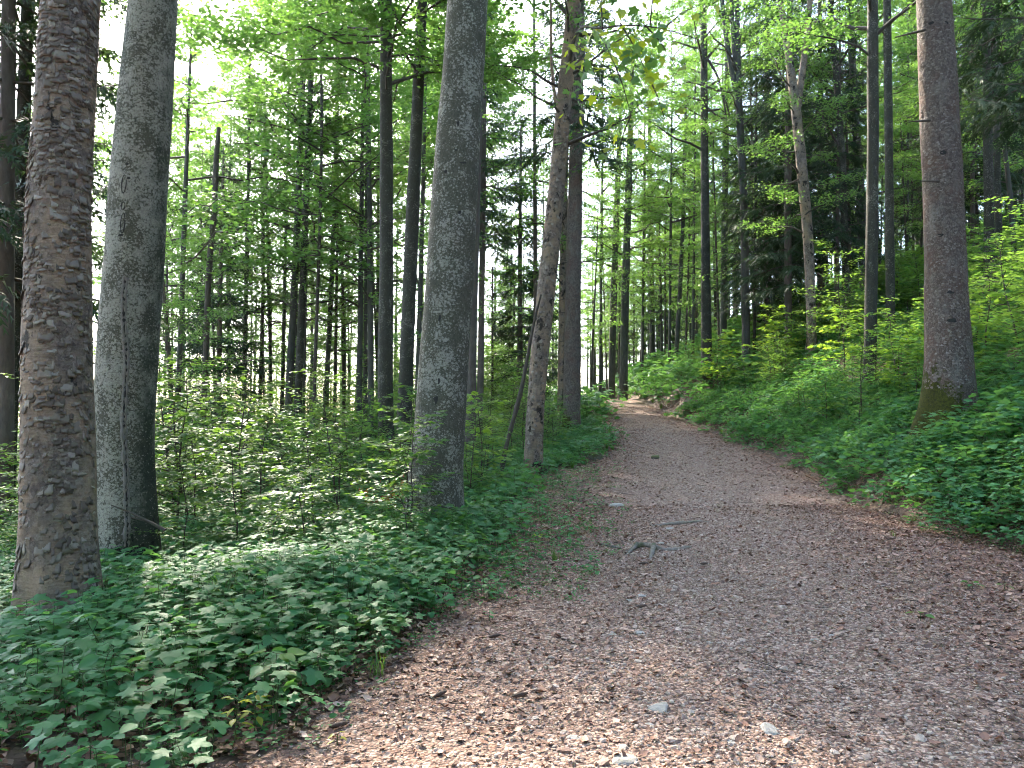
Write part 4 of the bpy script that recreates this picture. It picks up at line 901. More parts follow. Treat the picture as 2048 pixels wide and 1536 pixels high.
patch = lambda x, y: .5 + .5 * np.sin(x * 1.7 + .6 * y + 1) * np.sin(y * 1.3 - x * .8)
fg = lambda x, y: np.clip(wear(x, y) - .12 + .35 * (patch(x, y) - .5), .02, 1)
fl = lambda x, y: np.clip(1.22 - wear(x, y) + .4 * (patch(x, y) - .5), .34, 1)
strew("path_gravel", P_GRAV, path_points(30000, 3.0, 12, .75, 11, fg, -.1), .006, .022, .3, .004, 12, "loose pale gravel chips on the near part of the path", "gravel")
strew("path_pebbles", P_GRAV, path_points(900, 3.0, 14, .8, 51, lambda x, y: np.clip(fg(x, y) - .35, 0, 1), -.2), .020, .045, .25, .0, 52, "larger pale pebbles strewn through the gravel", "gravel")
strew("far_path_gravel", P_GRAV, path_points(9000, 11, 30, .8, 13, fg, -.1), .014, .034, .3, .004, 14, "pale gravel further along the path", "gravel")
strew("leaf_litter", P_LIT, path_points(46000, 3.0, 13, .75, 15, fl, .9), .24, .85, .28, .012, 16, "brown fallen leaves covering the path and its near verges", "leaf litter")
strew("far_leaf_litter", P_LIT, path_points(14000, 12, 40, .8, 17, fl, .6), .6, 1.2, .25, .012, 18, "brown fallen leaves further along the path", "leaf litter")
TWG = []
for k in range(4):
    mb = MB(); rq = np.random.default_rng(730 + k); a_ = np.array([(0, -.5, 0), (.04 * rq.normal(), -.15, .01), (.05 * rq.normal(), .2, .015), (.03, .5, 0)]); mb.add(*tube(a_, [.022, .02, .016, .009], 5)); TWG.append(proto("twig_source", mb.mesh("twig", [M_TWIG])))
strew("twig_litter", TWG, path_points(700, 3.0, 18, .8, 53, fl, .5), .05, .22, .06, .006, 54, "thin twigs and bark bits scattered over the path", "twigs")
xy = cover_points(7000, 2.9, 8, .8, 'L', 19, .0, .1)
strew("undergrowth_litter", P_LIT, xy, .7, 1.2, .3, .02, 20, "brown leaf litter lying under the herbs left of the path", "leaf litter")

# ------------------------------------------------------------------ leafy understory trees between the trunks
r_ = random.Random(77)
for k, (px, d, H, c) in enumerate([(300, 28, 13, 'U0'), (410, 34, 15, 'U1'), (545, 34, 15, 'U2'), (650, 38, 14, 'U4'), (760, 36, 14, 'U2'), (345, 40, 16, 'U2'), (690, 44, 15, 'U1'), (500, 44, 17, 'U0'), (190, 22, 13, 'U2'), (600, 47, 17, 'U3')]):
    slim(px, d, .09 + .004 * H, H, c, M_TWIG, "leafy understory tree in the left stand", "leafy understory trees in the left stand", 600 + k, r_.uniform(-.05, .05), 1.05)
for k, (px, d, H, c) in enumerate([(985, 34, 8, 'U1'), (1020, 44, 9, 'U3'), (1085, 42, 8, 'U0'), (1180, 44, 13, 'U2'), (1215, 56, 15, 'U1'), (1280, 52, 16, 'U4'), (1330, 50, 15, 'U0'), (1370, 46, 13, 'U3'), (1260, 62, 15, 'U2'), (1190, 60, 15, 'U3'), (1395, 54, 16, 'U1'), (1300, 66, 16, 'U0'), (1235, 70, 17, 'U4'), (1150, 48, 12, 'U1')]):
    slim(px, d, .09 + .004 * H, H, c, M_TWIG, "leafy understory tree around the far bend of the path", "leafy understory trees around the far bend", 640 + k, r_.uniform(-.05, .05), 1.05)
for k, (px, d, H, c) in enumerate([(1440, 38, 13, 'U2'), (1500, 44, 13, 'U0'), (1560, 46, 13, 'U3'), (1670, 42, 13, 'U1'), (1715, 46, 14, 'U4'), (1760, 44, 13, 'U2'), (1815, 42, 12, 'U0'), (1840, 38, 12, 'U3'), (1940, 40, 12, 'U1'), (2010, 38, 12, 'U4'), (1610, 44, 13, 'U2'), (1470, 48, 14, 'U4'), (1900, 34, 12, 'U0'), (1990, 36, 12, 'U2')]):
    slim(px, d, .09 + .004 * H, H, c, M_TWIG, "leafy understory tree on the right slope", "leafy understory trees on the right slope", 680 + k, r_.uniform(-.05, .05), 1.0)
ordinals("leafy understory trees in the left stand", "leafy understory trees in the left stand")
ordinals("leafy understory trees around the far bend", "leafy understory trees around the far bend")
ordinals("leafy understory trees on the right slope", "leafy understory trees on the right slope")

for k, (px, d, c) in enumerate([(1600, 46, 'S2'), (1850, 46, 'S1'), (1945, 34, 'S0'), (2030, 38, 'S1')]):
    slim(px, d, .26, 23, c, M_SFAR, "x", "dark spruces on the right slope", 720 + k, 0, 1.05)
ordinals("dark spruces on the right slope", "dark shaggy spruces filling the right slope")
# ------------------------------------------------------------------ bark details of the near trunks
def surf(Q, rr, z, th):
    """point on a trunk's surface (relative to its base) at height z and angle th"""
    n = rr.shape[1]; f = (th % (2 * math.pi)) / (2 * math.pi) * n; a = int(f) % n; b = (a + 1) % n; w = f - int(f)
    ra = np.interp(z, Q[:, 2], rr[:, a]); rb = np.interp(z, Q[:, 2], rr[:, b]); r = (1 - w) * ra + w * rb
    return np.array([np.interp(z, Q[:, 2], Q[:, 0]) + r * math.cos(th), np.interp(z, Q[:, 2], Q[:, 1]) + r * math.sin(th), z])
def flake_geo(r, w, h, rad=.31):
    """a curved bark plate: x along the trunk's girth, y outward, z up; upper edge tucked in, lower edge lifted"""
    nx, nz = 5, 4; V = []
    lift = r.uniform(.003, .012); cx = r.uniform(-.12, .12)
    for k in range(nz):
        v = k / (nz - 1); ww = w * (.95 + .15 * math.sin(math.pi * v)) * r.uniform(.78, 1.15)
        for q in range(nx):
            u = q / (nx - 1) - .5; x = u * ww + cx * w * v; zz = (v - .5) * h + (r.uniform(-.16, .16) * h if k in (0, nz - 1) else 0)
            y = -(x * x) / (2 * rad) + lift * (1 - v) ** 2.2 - .007 * v ** 2 + .002 + r.uniform(-.0012, .0012)
            V.append((x, y, zz))
    V = np.array(V); F = []
    for k in range(nz - 1):
        for q in range(nx - 1): F.append((k * nx + q, k * nx + q + 1, (k + 1) * nx + q + 1, (k + 1) * nx + q))
    n = nx * nz; Vb = V - np.array([0, .0025, 0]); F = np.array(F)
    border = [(q, q + 1) for q in range(nx - 1)] + [((k + 1) * nx, k * nx) for k in range(nz - 1)] + [(k * nx + nx - 1, (k + 1) * nx + nx - 1) for k in range(nz - 1)]
    return np.concatenate([V, Vb]), np.concatenate([F, F[:, ::-1] + n, np.array([(b, a, a + n, b + n) for a, b in border])])
rf = np.random.default_rng(44)
FL = []
for k in range(12):
    w = rf.uniform(.05, .10); h = rf.uniform(.05, .10); mb = MB(); V, F = flake_geo(rf, w, h); mb.add(V, F, 0, rf.random()); FL.append(mb.mesh("bark_flake", [M_FLAKE]))
def dens(z, th): return .5 + .5 * math.sin(3.1 * z + 1.5 * math.sin(2 * th + z)) * math.cos(2.3 * th - 1.4 * z)
spots = []
while len(spots) < 1350:
    z = rf.uniform(.12, 5.6); th = rf.uniform(math.radians(175), math.radians(372))
    if rf.random() < .12 + 1.0 * dens(z, th) ** 1.5: spots.append((z, th))
rest = MB()
for k, (z, th) in enumerate(spots):
    p = surf(Q1, R1, z, th); rz = th - math.pi / 2; s = rf.uniform(.6, 1.25)
    if k < 300 and math.radians(190) < th < math.radians(350):
        o = link("bark_flake", FL[k % 12], T1k, tuple(p), (rf.normal() * .05, rf.normal() * .12, rz), s * 1.1)
    else:
        V, F = flake_geo(rf, rf.uniform(.03, .075) * s, rf.uniform(.03, .08) * s); a = rf.normal() * .15
        x = V[:, 0] * math.cos(a) - V[:, 2] * math.sin(a); zz = V[:, 0] * math.sin(a) + V[:, 2] * math.cos(a); c, sn = math.cos(rz), math.sin(rz)
        rest.add(np.stack([x * c - V[:, 1] * sn, x * sn + V[:, 1] * c, zz], 1) + p, F, 0, rf.random())
o = link("bark_scales", rest.mesh("bark_scales", [M_FLAKE]), T1k); o["kind"] = "stuff"
# flakes on the leaning tree
spots = MB()
for k in range(420):
    z = rf.uniform(.2, 9); th = rf.uniform(math.radians(180), math.radians(365)); p = surf(Q4, R4, z, th); rz = th - math.pi / 2
    V, F = flake_geo(rf, rf.uniform(.04, .09), rf.uniform(.04, .10), .25); c, sn = math.cos(rz), math.sin(rz)
    spots.add(np.stack([V[:, 0] * c - V[:, 1] * sn, V[:, 0] * sn + V[:, 1] * c, V[:, 2]], 1) + p, F, 0, rf.random())
link("bark_scales", spots.mesh("bark_scales", [M_FLAKE]), T4k)["kind"] = "stuff"
# scales on the massive spruce
spots = MB()
for k in range(2600):
    z = rf.uniform(.7, 9.5); th = rf.uniform(math.radians(170), math.radians(370)); p = surf(Q6, R6, z, th); rz = th - math.pi / 2
    V, F = flake_geo(rf, rf.uniform(.025, .05), rf.uniform(.025, .05), .4); c, sn = math.cos(rz), math.sin(rz)
    spots.add(np.stack([V[:, 0] * c - V[:, 1] * sn, V[:, 0] * sn + V[:, 1] * c, V[:, 2]], 1) + p, F, 0, rf.random())
def spruce_flake():
    m, nt, N, L, P, out = newmat("spruce_scale"); at_ = N.new("ShaderNodeAttribute"); at_.attribute_name = "rnd"
    L.new(ramp(nt, at_.outputs["Fac"], [(0, (.10, .075, .062)), (.6, (.19, .15, .127)), (1, (.28, .235, .205))]), P.inputs["Base Color"]); P.inputs["Roughness"].default_value = .85; return m
link("bark_scales", spots.mesh("bark_scales", [spruce_flake()]), T6k)["kind"] = "stuff"
# seam, scars and knots: find a trunk's angle from the picture point
def trunk_hit(T, Q, rr, px, py):
    d = T.location.y; best = None
    for th in np.linspace(math.pi, 2 * math.pi, 90):
        p0 = at(px, py, d); z = p0.z - T.location.z; s = surf(Q, rr, z, th) + np.array(T.location)
        p = at(px, py, s[1]); e = abs(p.x - s[0])
        if best is None or e < best[0]: best = (e, th, p.z - T.location.z)
    return best[2], best[1]
pts = []
for px, py in [(250, 555), (247, 590), (245, 640), (249, 700), (247, 760), (244, 830), (243, 900), (246, 960), (244, 1020), (242, 1095)]:
    z, th = trunk_hit(T2, Q2, R2, px, py); pts.append((z, th))
pts = np.array(pts); zz = np.linspace(pts[0, 0], pts[-1, 0], 120); tt_ = np.interp(-zz, -pts[:, 0], pts[:, 1]) + np.cumsum(rf.normal(size=120)) * .006
mb = MB()
for off, rad_, mt in ((-.045, .024, 0), (.050, .020, 0), (.0, .018, 1)):
    P = []
    for z, t in zip(zz, tt_):
        p = surf(Q2, R2, z, t + off + rf.normal() * .006); u = np.array([math.cos(t), math.sin(t), 0]); P.append(p + u * (.002 if mt == 0 else .001))
    mb.add(*tube(np.array(P), rad_ * rf.uniform(.3, 1.3, 120), 6), mt)
link("bark_seam", mb.mesh("bark_seam", [M_SEAM, M_SCAR], True), T2k)["label"] = "long split bark seam running up the trunk"
def scar(T, Tk, Q, rr, px, py, w, h, ring=True, name="scar"):
    d = T.location.y; z, th = trunk_hit(T, Q, rr, px, py); W = w / FPX * d / 2; Hh = h / FPX * d / 2; P = []; r0 = .30
    jit = 1 + (0 if ring else .32) * np.convolve(np.tile(rf.normal(size=16), 3), [.3, .4, .3], 'same')[16:33]; jit[-1] = jit[0]
    for a, j_ in zip(np.linspace(0, 2 * math.pi, 17), jit if ring else jit * .8):
        P.append(surf(Q, rr, z + j_ * Hh * math.sin(a), th + j_ * W * math.cos(a) / r0) + .003 * np.array([math.cos(th), math.sin(th), 0]))
    mb = MB()
    if ring: mb.add(*tube(np.array(P), np.full(17, .005) * rf.uniform(.4, 1.5, 17), 5))
    else:
        c = surf(Q, rr, z, th) + .006 * np.array([math.cos(th), math.sin(th), 0]); V = np.concatenate([[c], np.array(P[:-1]) * 1.0]); mb.add(V, [(0, 1 + k, 1 + (k + 1) % 16) for k in range(16)])
    link(name, mb.mesh(name, [M_SCAR], not ring), Tk)
for a in ((248, 368, 8, 36), (247, 412, 6, 16), (247, 446, 7, 40)): scar(T2, T2k, Q2, R2, *a)
for a in ((256, 328, 7, 6), (258, 356, 8, 6), (243, 470, 12, 6)): scar(T2, T2k, Q2, R2, *a, ring=False, name="knot")
for a in ((892, 343, 8, 8), (918, 247, 6, 12), (912, 300, 6, 4), (920, 425, 9, 7), (928, 325, 14, 5), (880, 636, 5, 14), (878, 762, 5, 14), (872, 800, 8, 18)): scar(T3, T3k, Q3, R3, *a, ring=False, name="knot")
for a in ((1862, 46, 12, 9), (1888, 305, 14, 10), (1900, 585, 12, 8), (1880, 470, 10, 8), (1905, 640, 14, 10), (1893, 45, 9, 10)): scar(T6, T6k, Q6, R6, *a, ring=False, name="knot")

# ------------------------------------------------------------------ the maple branch that hangs over the view
def leaf_mesh(tpl, mat, nm="leaf"):
    mb = MB(); mb.add(tpl[0], tpl[1], 0, .5); return mb.mesh(nm, [mat])
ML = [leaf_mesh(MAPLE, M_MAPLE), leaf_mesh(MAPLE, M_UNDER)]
b4 = np.array(T4.location)
def wpt(px, py, d): return np.array(at(px, py, d)) - b4
mb = MB()
main = [wpt(1135, 140, 18), wpt(1150, 70, 15.5), wpt(1168, 50, 13), wpt(1205, 60, 11.5), wpt(1260, 40, 11), wpt(1330, 55, 11), wpt(1400, 80, 11.2)]
mb.add(*tube(smooth_poly(main, .3), np.linspace(.05, .006, len(smooth_poly(main, .3))), 6))
tw = []
for (a, b) in (((1172, 52, 12.8), (1168, 140, 12.2)), ((1190, 58, 12), (1230, 130, 11)), ((1205, 60, 11.5), (1200, -40, 10.8)), ((1240, 46, 11.1), (1300, 160, 10.8)), ((1290, 50, 11), (1350, 130, 11.3)), ((1160, 90, 14.0), (1215, 210, 12.6)), ((1230, 130, 11), (1262, 230, 11.2)), ((1330, 55, 11), (1400, 10, 10.8)), ((1300, 50, 11), (1310, -30, 10.5)), ((1150, 160, 15), (1175, 290, 13.5)), ((1262, 230, 11.2), (1235, 310, 11.6)), ((1300, 160, 10.8), (1330, 240, 11.2))):
    p, q = wpt(*a), wpt(*b); m_ = (p + q) / 2 + np.array([0, 0, .06]); mb.add(*tube([p, m_, q], [.014, .009, .004], 5)); tw.append((p, m_, q))
br = link("overhanging_branch", mb.mesh("overhanging_branch", [M_TWIG], True), T4); br["label"] = "leafy branch reaching over the path with leaves coloured yellow-green as if sunlit"
rl = np.random.default_rng(61)
for k in range(290):
    p, m_, q = tw[rl.integers(len(tw)) if k > 110 else rl.integers(4)]; t = rl.uniform(.15, 1.1); pos = (1 - t) ** 2 * p + 2 * t * (1 - t) * m_ + t * t * q + rl.normal(size=3) * np.array([.22, .22, .16])
    dr = norm(np.array([rl.normal(), rl.normal() - .3, -rl.uniform(.2, 1.2)])); nn = norm(np.array([rl.normal() * .5, -rl.uniform(.0, .9), rl.uniform(.4, 1)])); sd = norm(np.cross(dr, nn)); nn = np.cross(sd, dr)
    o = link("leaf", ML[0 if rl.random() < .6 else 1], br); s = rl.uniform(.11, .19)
    M = Matrix(((sd[0], dr[0], nn[0], pos[0]), (sd[1], dr[1], nn[1], pos[1]), (sd[2], dr[2], nn[2], pos[2]), (0, 0, 0, 1))) @ Matrix.Scale(s, 4); o.matrix_local = M

# ------------------------------------------------------------------ things on the ground
def gp(px, py):
    """where the ray through a picture point meets the ground"""
    d = 2.0
    while d < 70:
        p = at(px, py, d)
        if p.z <= gz(p.x, p.y): return p
        d += .03
    return at(px, py, 40)
ST = [rock_mesh(760 + k, M_STONE, 3, [.40, .5, .42, .34][k % 4], .10) for k in range(7)]
for me in ST: me.polygons.foreach_set('use_smooth', np.zeros(len(me.polygons), bool))
stones = [(1245, 1528, 36, "big pale stone at the bottom edge of the path"), (1535, 1468, 28, "flat grey stone low on the path, right of the middle"), (1455, 1490, 22, "pale rounded stone lying left of the flat grey one"),
    (1152, 1482, 24, "grey stone near the bottom, left of the path's middle"), (1300, 1456, 15, "small pale round stone below the half-buried slab"), (1318, 1422, 30, "half-buried slab of pale stone in the path's lower middle"),
    (950, 1502, 12, "small pale stone by itself near the bottom left of the path"), (1225, 1272, 13, "grey egg-shaped stone in the sunlit patch"), (1278, 1270, 14, "narrow dark-edged stone right of the grey egg-shaped one"), (1222, 1333, 13, "flat pale stone below the grey egg-shaped one"),
    (1302, 1368, 12, "pale stone midway up the near path"), (1258, 1204, 13, "left one of two yellowish stones lying together"), (1280, 1196, 14, "right one of two yellowish stones lying together"), (1632, 1284, 14, "angular grey stone right of the worn track"), (1668, 1275, 13, "bright angular stone at the edge of the leaf litter"),
    (1580, 1362, 11, "round white stone on the right half of the path"), (1532, 1390, 15, "grey lump of stone above the flat grey one"), (1640, 1420, 13, "pale cube-like stone at the right of the gravel"), (1770, 1395, 9, "small white stone in the right-hand leaf litter"), (885, 1404, 9, "small white stone beside a dark cone"),
    (1245, 1410, 9, "small white stone left of the half-buried slab"), (1120, 1475, 9, "little white stone left of the grey one"), (1418, 1290, 10, "small grey stone in the middle of the track"), (1405, 1180, 11, "small pale stone near the middle distance of the track"), (1500, 1365, 10, "small flat stone between track and litter"),
    (1340, 1060, 14, "pale stone embedded beyond the exposed root"), (1322, 1090, 10, "whitish stone touching the exposed root"), (1232, 1014, 22, "low mossy stone at the left verge beyond the root"), (1690, 1210, 8, "tiny bright stone at the start of the right litter"), (1375, 1440, 9, "white chip right of the half-buried slab")]
for k, (px, py, r0, lb) in enumerate(stones):
    p = gp(px, py); s = r0 / FPX * p.y
    o = link("stone", ST[k % 7], None, (p.x, p.y, gz(p.x, p.y) + s * .02), (rf.normal() * .12, rf.normal() * .12, rf.random() * 6.28), s); tag(o, lb, "stone", "stones on the path")
MR = rock_mesh(790, M_MOSSROCK, 3, .75, .12, "mossy_stone")
for px, py, r0, lb in ((1190, 920, 17, "round mossy stone at the foot of the verge left of the path"), (1312, 919, 13, "small mossy hump lying on the path's bend"), (2046, 700, 40, "mossy boulder behind the log at the right edge"), (1975, 800, 22, "mossy stone tucked behind the massive spruce's roots")):
    p = gp(px, py) if px < 1900 else at(px, py, 15.2); s = r0 / FPX * p.y
    o = link("mossy_stone", MR, None, (p.x, p.y, gz(p.x, p.y) + s * .35), (0, 0, rf.random() * 6), (s, s, s * (.5 if px == 1312 else 1))); tag(o, lb, "stone")
# spruce cones
def cone_mesh():
    mb = MB(); n = 10; rows = 13; V = []
    for k in range(rows + 1):
        t = k / rows; r0 = .5 * math.sin(math.pi * min(max(t * .9 + .08, 0), 1)) ** .7
        for q in range(n):
            a = (q + .5 * (k % 2)) * 2 * math.pi / n; rr = r0 * (.26 if q % 2 == k % 2 else .20); V.append((rr * math.cos(a), t - .5 + (.03 if q % 2 == k % 2 else 0), rr * math.sin(a)))
    i = np.arange(rows)[:, None] * n; j = np.arange(n)[None]; jn = (j + 1) % n; mb.add(V, np.stack([i + j, i + jn, i + n + jn, i + n + j], -1).reshape(-1, 4)); return mb.mesh("spruce_cone", [M_CONE])
CM = cone_mesh()
for k, (px, py, a, lb) in enumerate([(1040, 1401, .9, "dark spruce cone lying on the near gravel left of the sunlit patch"), (880, 1401, 1.3, "dark spruce cone beside a small white stone"), (990, 1281, 1.0, "dark spruce cone at the edge of the left litter"), (1408, 1133, .8, "dark cone below the right end of the exposed root"), (1283, 1219, .9, "reddish cone below two yellowish stones"), (1287, 1133, .6, "reddish cone under the exposed root"), (678, 1465, 1.0, "spruce cone in the litter near the bottom left of the path"), (1790, 1103, 1.2, "dark cone in the litter near the right bank"), (1232, 1090, 1.2, "cone-shaped dark lump left of the exposed root"), (1895, 1155, 1.0, "reddish cone among sparse herbs at the right")]):
    p = gp(px, py); o = link("spruce_cone", CM, None, (p.x, p.y, gz(p.x, p.y) + .03), (0, 0, a + 1.2), .11 if k != 8 else .09); tag(o, lb, "cone", "fallen cones")
# exposed roots, sticks, log
def stick(name, label, cat, pix, wid, mat, lift=.01, n=7, d=None, extra=()):
    P = []
    for q in pix:
        p = gp(*q[:2]) if d is None else at(q[0], q[1], d); P.append(np.array(p) + np.array([0, 0, lift if len(q) < 3 else q[2]]))
    P = np.array(P); b = P[0].copy(); dd = P[:, 1].mean(); R = np.array(wid) / FPX * dd / 2
    S = smooth_poly(np.concatenate([P - b, R[:, None]], 1), .06 if d is None else .25); rad = S[:, 3] * rf.uniform(.8, 1.2, len(S))
    e = link(name, None, None, tuple(b)); mb = MB(); V, F = tube(S[:, :3], rad, n); m_ = len(S)
    mb.add(V, F); mb.add(V[:n], [(0, k, k + 1) for k in range(1, n - 1)]); mb.add(V[-n:], [(0, k, k + 1) for k in range(1, n - 1)])
    link("shaft", mb.mesh("shaft", [mat], True), e)
    for q in extra:
        A = np.array([np.array(gp(*w[:2]) if d is None else at(w[0], w[1], d)) + np.array([0, 0, lift if len(w) < 3 else w[2]]) for w in q[0]]) - b
        S = smooth_poly(np.concatenate([A, (np.array(q[1]) / FPX * dd / 2)[:, None]], 1), .05); mb = MB(); mb.add(*tube(S[:, :3], S[:, 3], 6)); link("side_branch", mb.mesh("side_branch", [mat], True), e)
    return tag(e, label, cat)
stick("exposed_root", "gnarled root arching out of the path in the middle distance", "root", [(1238, 1108, -.03), (1255, 1104, .0), (1280, 1096, .05), (1300, 1097, .05), (1318, 1104, .02), (1345, 1104, .0), (1372, 1098, .02), (1400, 1097, -.02)], [7, 8, 10, 11, 12, 12, 10, 6], M_ROOT,
      extra=[([(1275, 1098, .06), (1262, 1106, .03), (1248, 1113, -.02)], [10, 8, 6]), ([(1308, 1100, .06), (1304, 1112, .03), (1298, 1124, -.02)], [11, 9, 6])])
stick("fallen_stick", "short grey stick left of the gnarled root", "stick", [(1203, 1092), (1222, 1096), (1242, 1100)], [7, 8, 6], M_DEAD)
stick("exposed_root", "thin root lying across the path beyond the gnarled one", "root", [(1294, 1054, -.01), (1330, 1052, .02), (1365, 1050, .03), (1400, 1046, .02), (1428, 1045, -.01)], [6, 7, 8, 7, 5], M_ROOT)
stick("fallen_log", "short dark log end in the brown leaves at the bottom left", "log", [(306, 1488), (316, 1510), (326, 1540), (332, 1570)], [20, 23, 24, 22], M_DEAD, .03)
stick("fallen_stick", "pale forked stick leaning at the foot of the flaking trunk", "stick", [(180, 1212, .05), (205, 1190, .12), (232, 1172, .16), (250, 1160, .15)], [7, 7, 6, 4], M_ROOT, extra=[([(195, 1200, .08), (215, 1194, .10), (238, 1186, .08)], [5, 5, 3])])
stick("fallen_branch", "bare dead branch sticking out past the stout grey beech", "branch", [(330, 1062), (305, 1048), (280, 1030), (255, 1015), (222, 1012)], [7, 6, 5, 4, 2], M_TWIG, d=8.2, extra=[([(300, 1046), (280, 1042), (262, 1036)], [4, 3, 2])])
stick("dead_pole", "dark dead stick propped up against the leaning scaly tree", "stick", [(1002, 945), (1012, 890), (1030, 830), (1046, 770), (1054, 720), (1066, 650), (1082, 590)], [10, 9, 9, 8, 7, 6, 4], M_TWIG, d=17.0)
stick("fallen_branch", "bent bare branch lying at the foot of the leaning scaly tree", "branch", [(1048, 918, .15), (1062, 922, .25), (1080, 925, .22), (1100, 936, .03)], [6, 7, 6, 4], M_DEAD, extra=[([(1070, 922, .25), (1085, 912, .35), (1092, 900, .45)], [5, 4, 3])])
stick("fallen_stick", "thin twig lying on the near gravel", "stick", [(1098, 1405), (1115, 1415), (1130, 1424)], [4, 5, 3], M_TWIG)
stick("fallen_stick", "thin reddish twig on the right half of the near path", "stick", [(1452, 1402), (1470, 1394), (1490, 1385)], [4, 4, 3], M_TWIG)
stick("mossy_log", "mossy fallen log behind the massive spruce's foot", "log", [(1925, 790), (1970, 775), (2020, 766), (2090, 760)], [40, 46, 46, 44], M_MOSSROCK, d=15.0, n=12)
# stump at the far bend
p = at(1206, 800, 46); z0 = gz(p.x, p.y); e = link("tree_stump", None, None, (p.x, p.y, z0)); me, _ = trunk_mesh("bark", np.array([(0, 0, -.2), (0, 0, .1), (0, 0, .3), (0, 0, .75)]), np.array([.22, .2, .18, .17]), M_DEAD, 12, .3); link("bark", me, e)
mb = MB(); th = np.linspace(0, 6.283, 12, endpoint=False); mb.add(np.concatenate([[(0, 0, .76)], np.stack([.17 * np.cos(th), .17 * np.sin(th), np.full(12, .755)], 1)]), [(0, 1 + k, 1 + (k + 1) % 12) for k in range(12)]); link("cut_face", mb.mesh("cut_face", [M_ROOT]), e); tag(e, "short cut stump beside the far end of the path", "stump")

# ------------------------------------------------------------------ single plants: each leaf a part
LEAFM = {}
def lmesh(kind, mat):
    k = (kind, mat.name)
    if k not in LEAFM: LEAFM[k] = leaf_mesh({'maple': MAPLE, 'wide': WID, 'narrow': NAR}[kind], mat)
    return LEAFM[k]
def set_leaf(parent, me, pos, dr, nn, s):
    dr = norm(np.asarray(dr, float)); nn = norm(np.asarray(nn, float)); sd = norm(np.cross(dr, nn)); nn = np.cross(sd, dr)
    o = link("leaf", me, parent); o.matrix_local = Matrix(((sd[0], dr[0], nn[0], pos[0]), (sd[1], dr[1], nn[1], pos[1]), (sd[2], dr[2], nn[2], pos[2]), (0, 0, 0, 1))) @ Matrix.Scale(s, 4)
def plant(name, label, group, x, y, h, tiers, leaf, kind, mat, seed, cat="plant", pair=2, droop=.2):
    r = np.random.default_rng(seed); e = link(name, None, None, (x, y, gz(x, y))); top = np.array([r.normal() * .06 * h, r.normal() * .06 * h, h]); mb = MB(); stemtube(mb, (0, 0, -.04), top, .004 + .004 * h, .002, .02 * h, 0, 4)
    a0 = r.random() * 6.28; me = lmesh(kind, mat)
    for t in range(tiers):
        f = 1 - .62 * t / max(tiers, 1); p = top * f; a0 += 1.57 + r.normal() * .25
        for q in range(pair if t or tiers < 3 else pair + 1):
            a = a0 + q * 6.283 / pair + r.normal() * .2; s = leaf * r.uniform(.7, 1.15) * (1 if t else .85); d0 = np.array([math.cos(a), math.sin(a), r.uniform(.05, .4)]); p1 = p + d0 * s * r.uniform(.3, .65)
            stemtube(mb, p, p1, .0018, .0012, .002, 0); set_leaf(e, me, p1, (math.cos(a), math.sin(a), -r.uniform(0, 2 * droop)), np.array([0, 0, 1]) + r.normal(size=3) * .2, s)
    link("stem", mb.mesh("stem", [M_STEM]), e); return tag(e, label, cat, group)
r_ = random.Random(8); n = 0; used = []
while n < 120:
    d = r_.uniform(3.1, 7.2); px = r_.uniform(-40, 900); x = at(px, 1200, d).x
    if x > xl(d) - .15 or any((x - a) ** 2 + (d - b) ** 2 < .16 ** 2 for a, b in used) or (x - T1.location.x) ** 2 + (d - T1.location.y) ** 2 < .5: continue
    used.append((x, d)); k = r_.random() < .62
    plant("maple_seedling" if k else "woodland_herb", "maple seedling with lobed leaves in the near left ground cover" if k else "herb with paired oval leaves in the near left ground cover", "maple seedlings in the near left ground cover" if k else "oval-leaved herbs in the near left ground cover",
          x, d, r_.uniform(.14, .32), r_.choice([1, 2, 2, 3]) if k else r_.choice([2, 3, 4]), r_.uniform(.065, .115) if k else r_.uniform(.06, .09), 'maple' if k else 'wide', M_HERB, 900 + n); n += 1
    hz = "at the brown edge of the litter" if x > xl(d) - .6 else ("in the bottom left corner" if d < 4.3 else ("in front of the flaking trunk" if px < 260 and d < 6.4 else ("behind the flaking trunk" if px < 260 else ("midway between flaking trunk and path" if d < 6 else "towards the stout grey beech"))))
    pl = COL.objects[-1]; pl = pl if pl.parent is None else pl.parent; pl["label"] = ("lobed-leaved maple seedling " if k else "oval-leaved herb ") + hz; pl["group"] = ("maple seedlings " if k else "oval-leaved herbs ") + hz
n = 0
while n < 46:
    d = r_.uniform(8.2, 14); px = r_.uniform(1640, 2090); x = at(px, 900, d).x
    if x < xr(d) + .15 or (x - T6.location.x) ** 2 + (d - T6.location.y) ** 2 < 1.2: continue
    plant("maple_seedling", "large maple seedling on the bank below the massive spruce", "large maple seedlings below the spruce", x, d, r_.uniform(.2, .45), r_.choice([1, 2, 2]), r_.uniform(.13, .19), 'maple', M_HERB, 1100 + n); n += 1
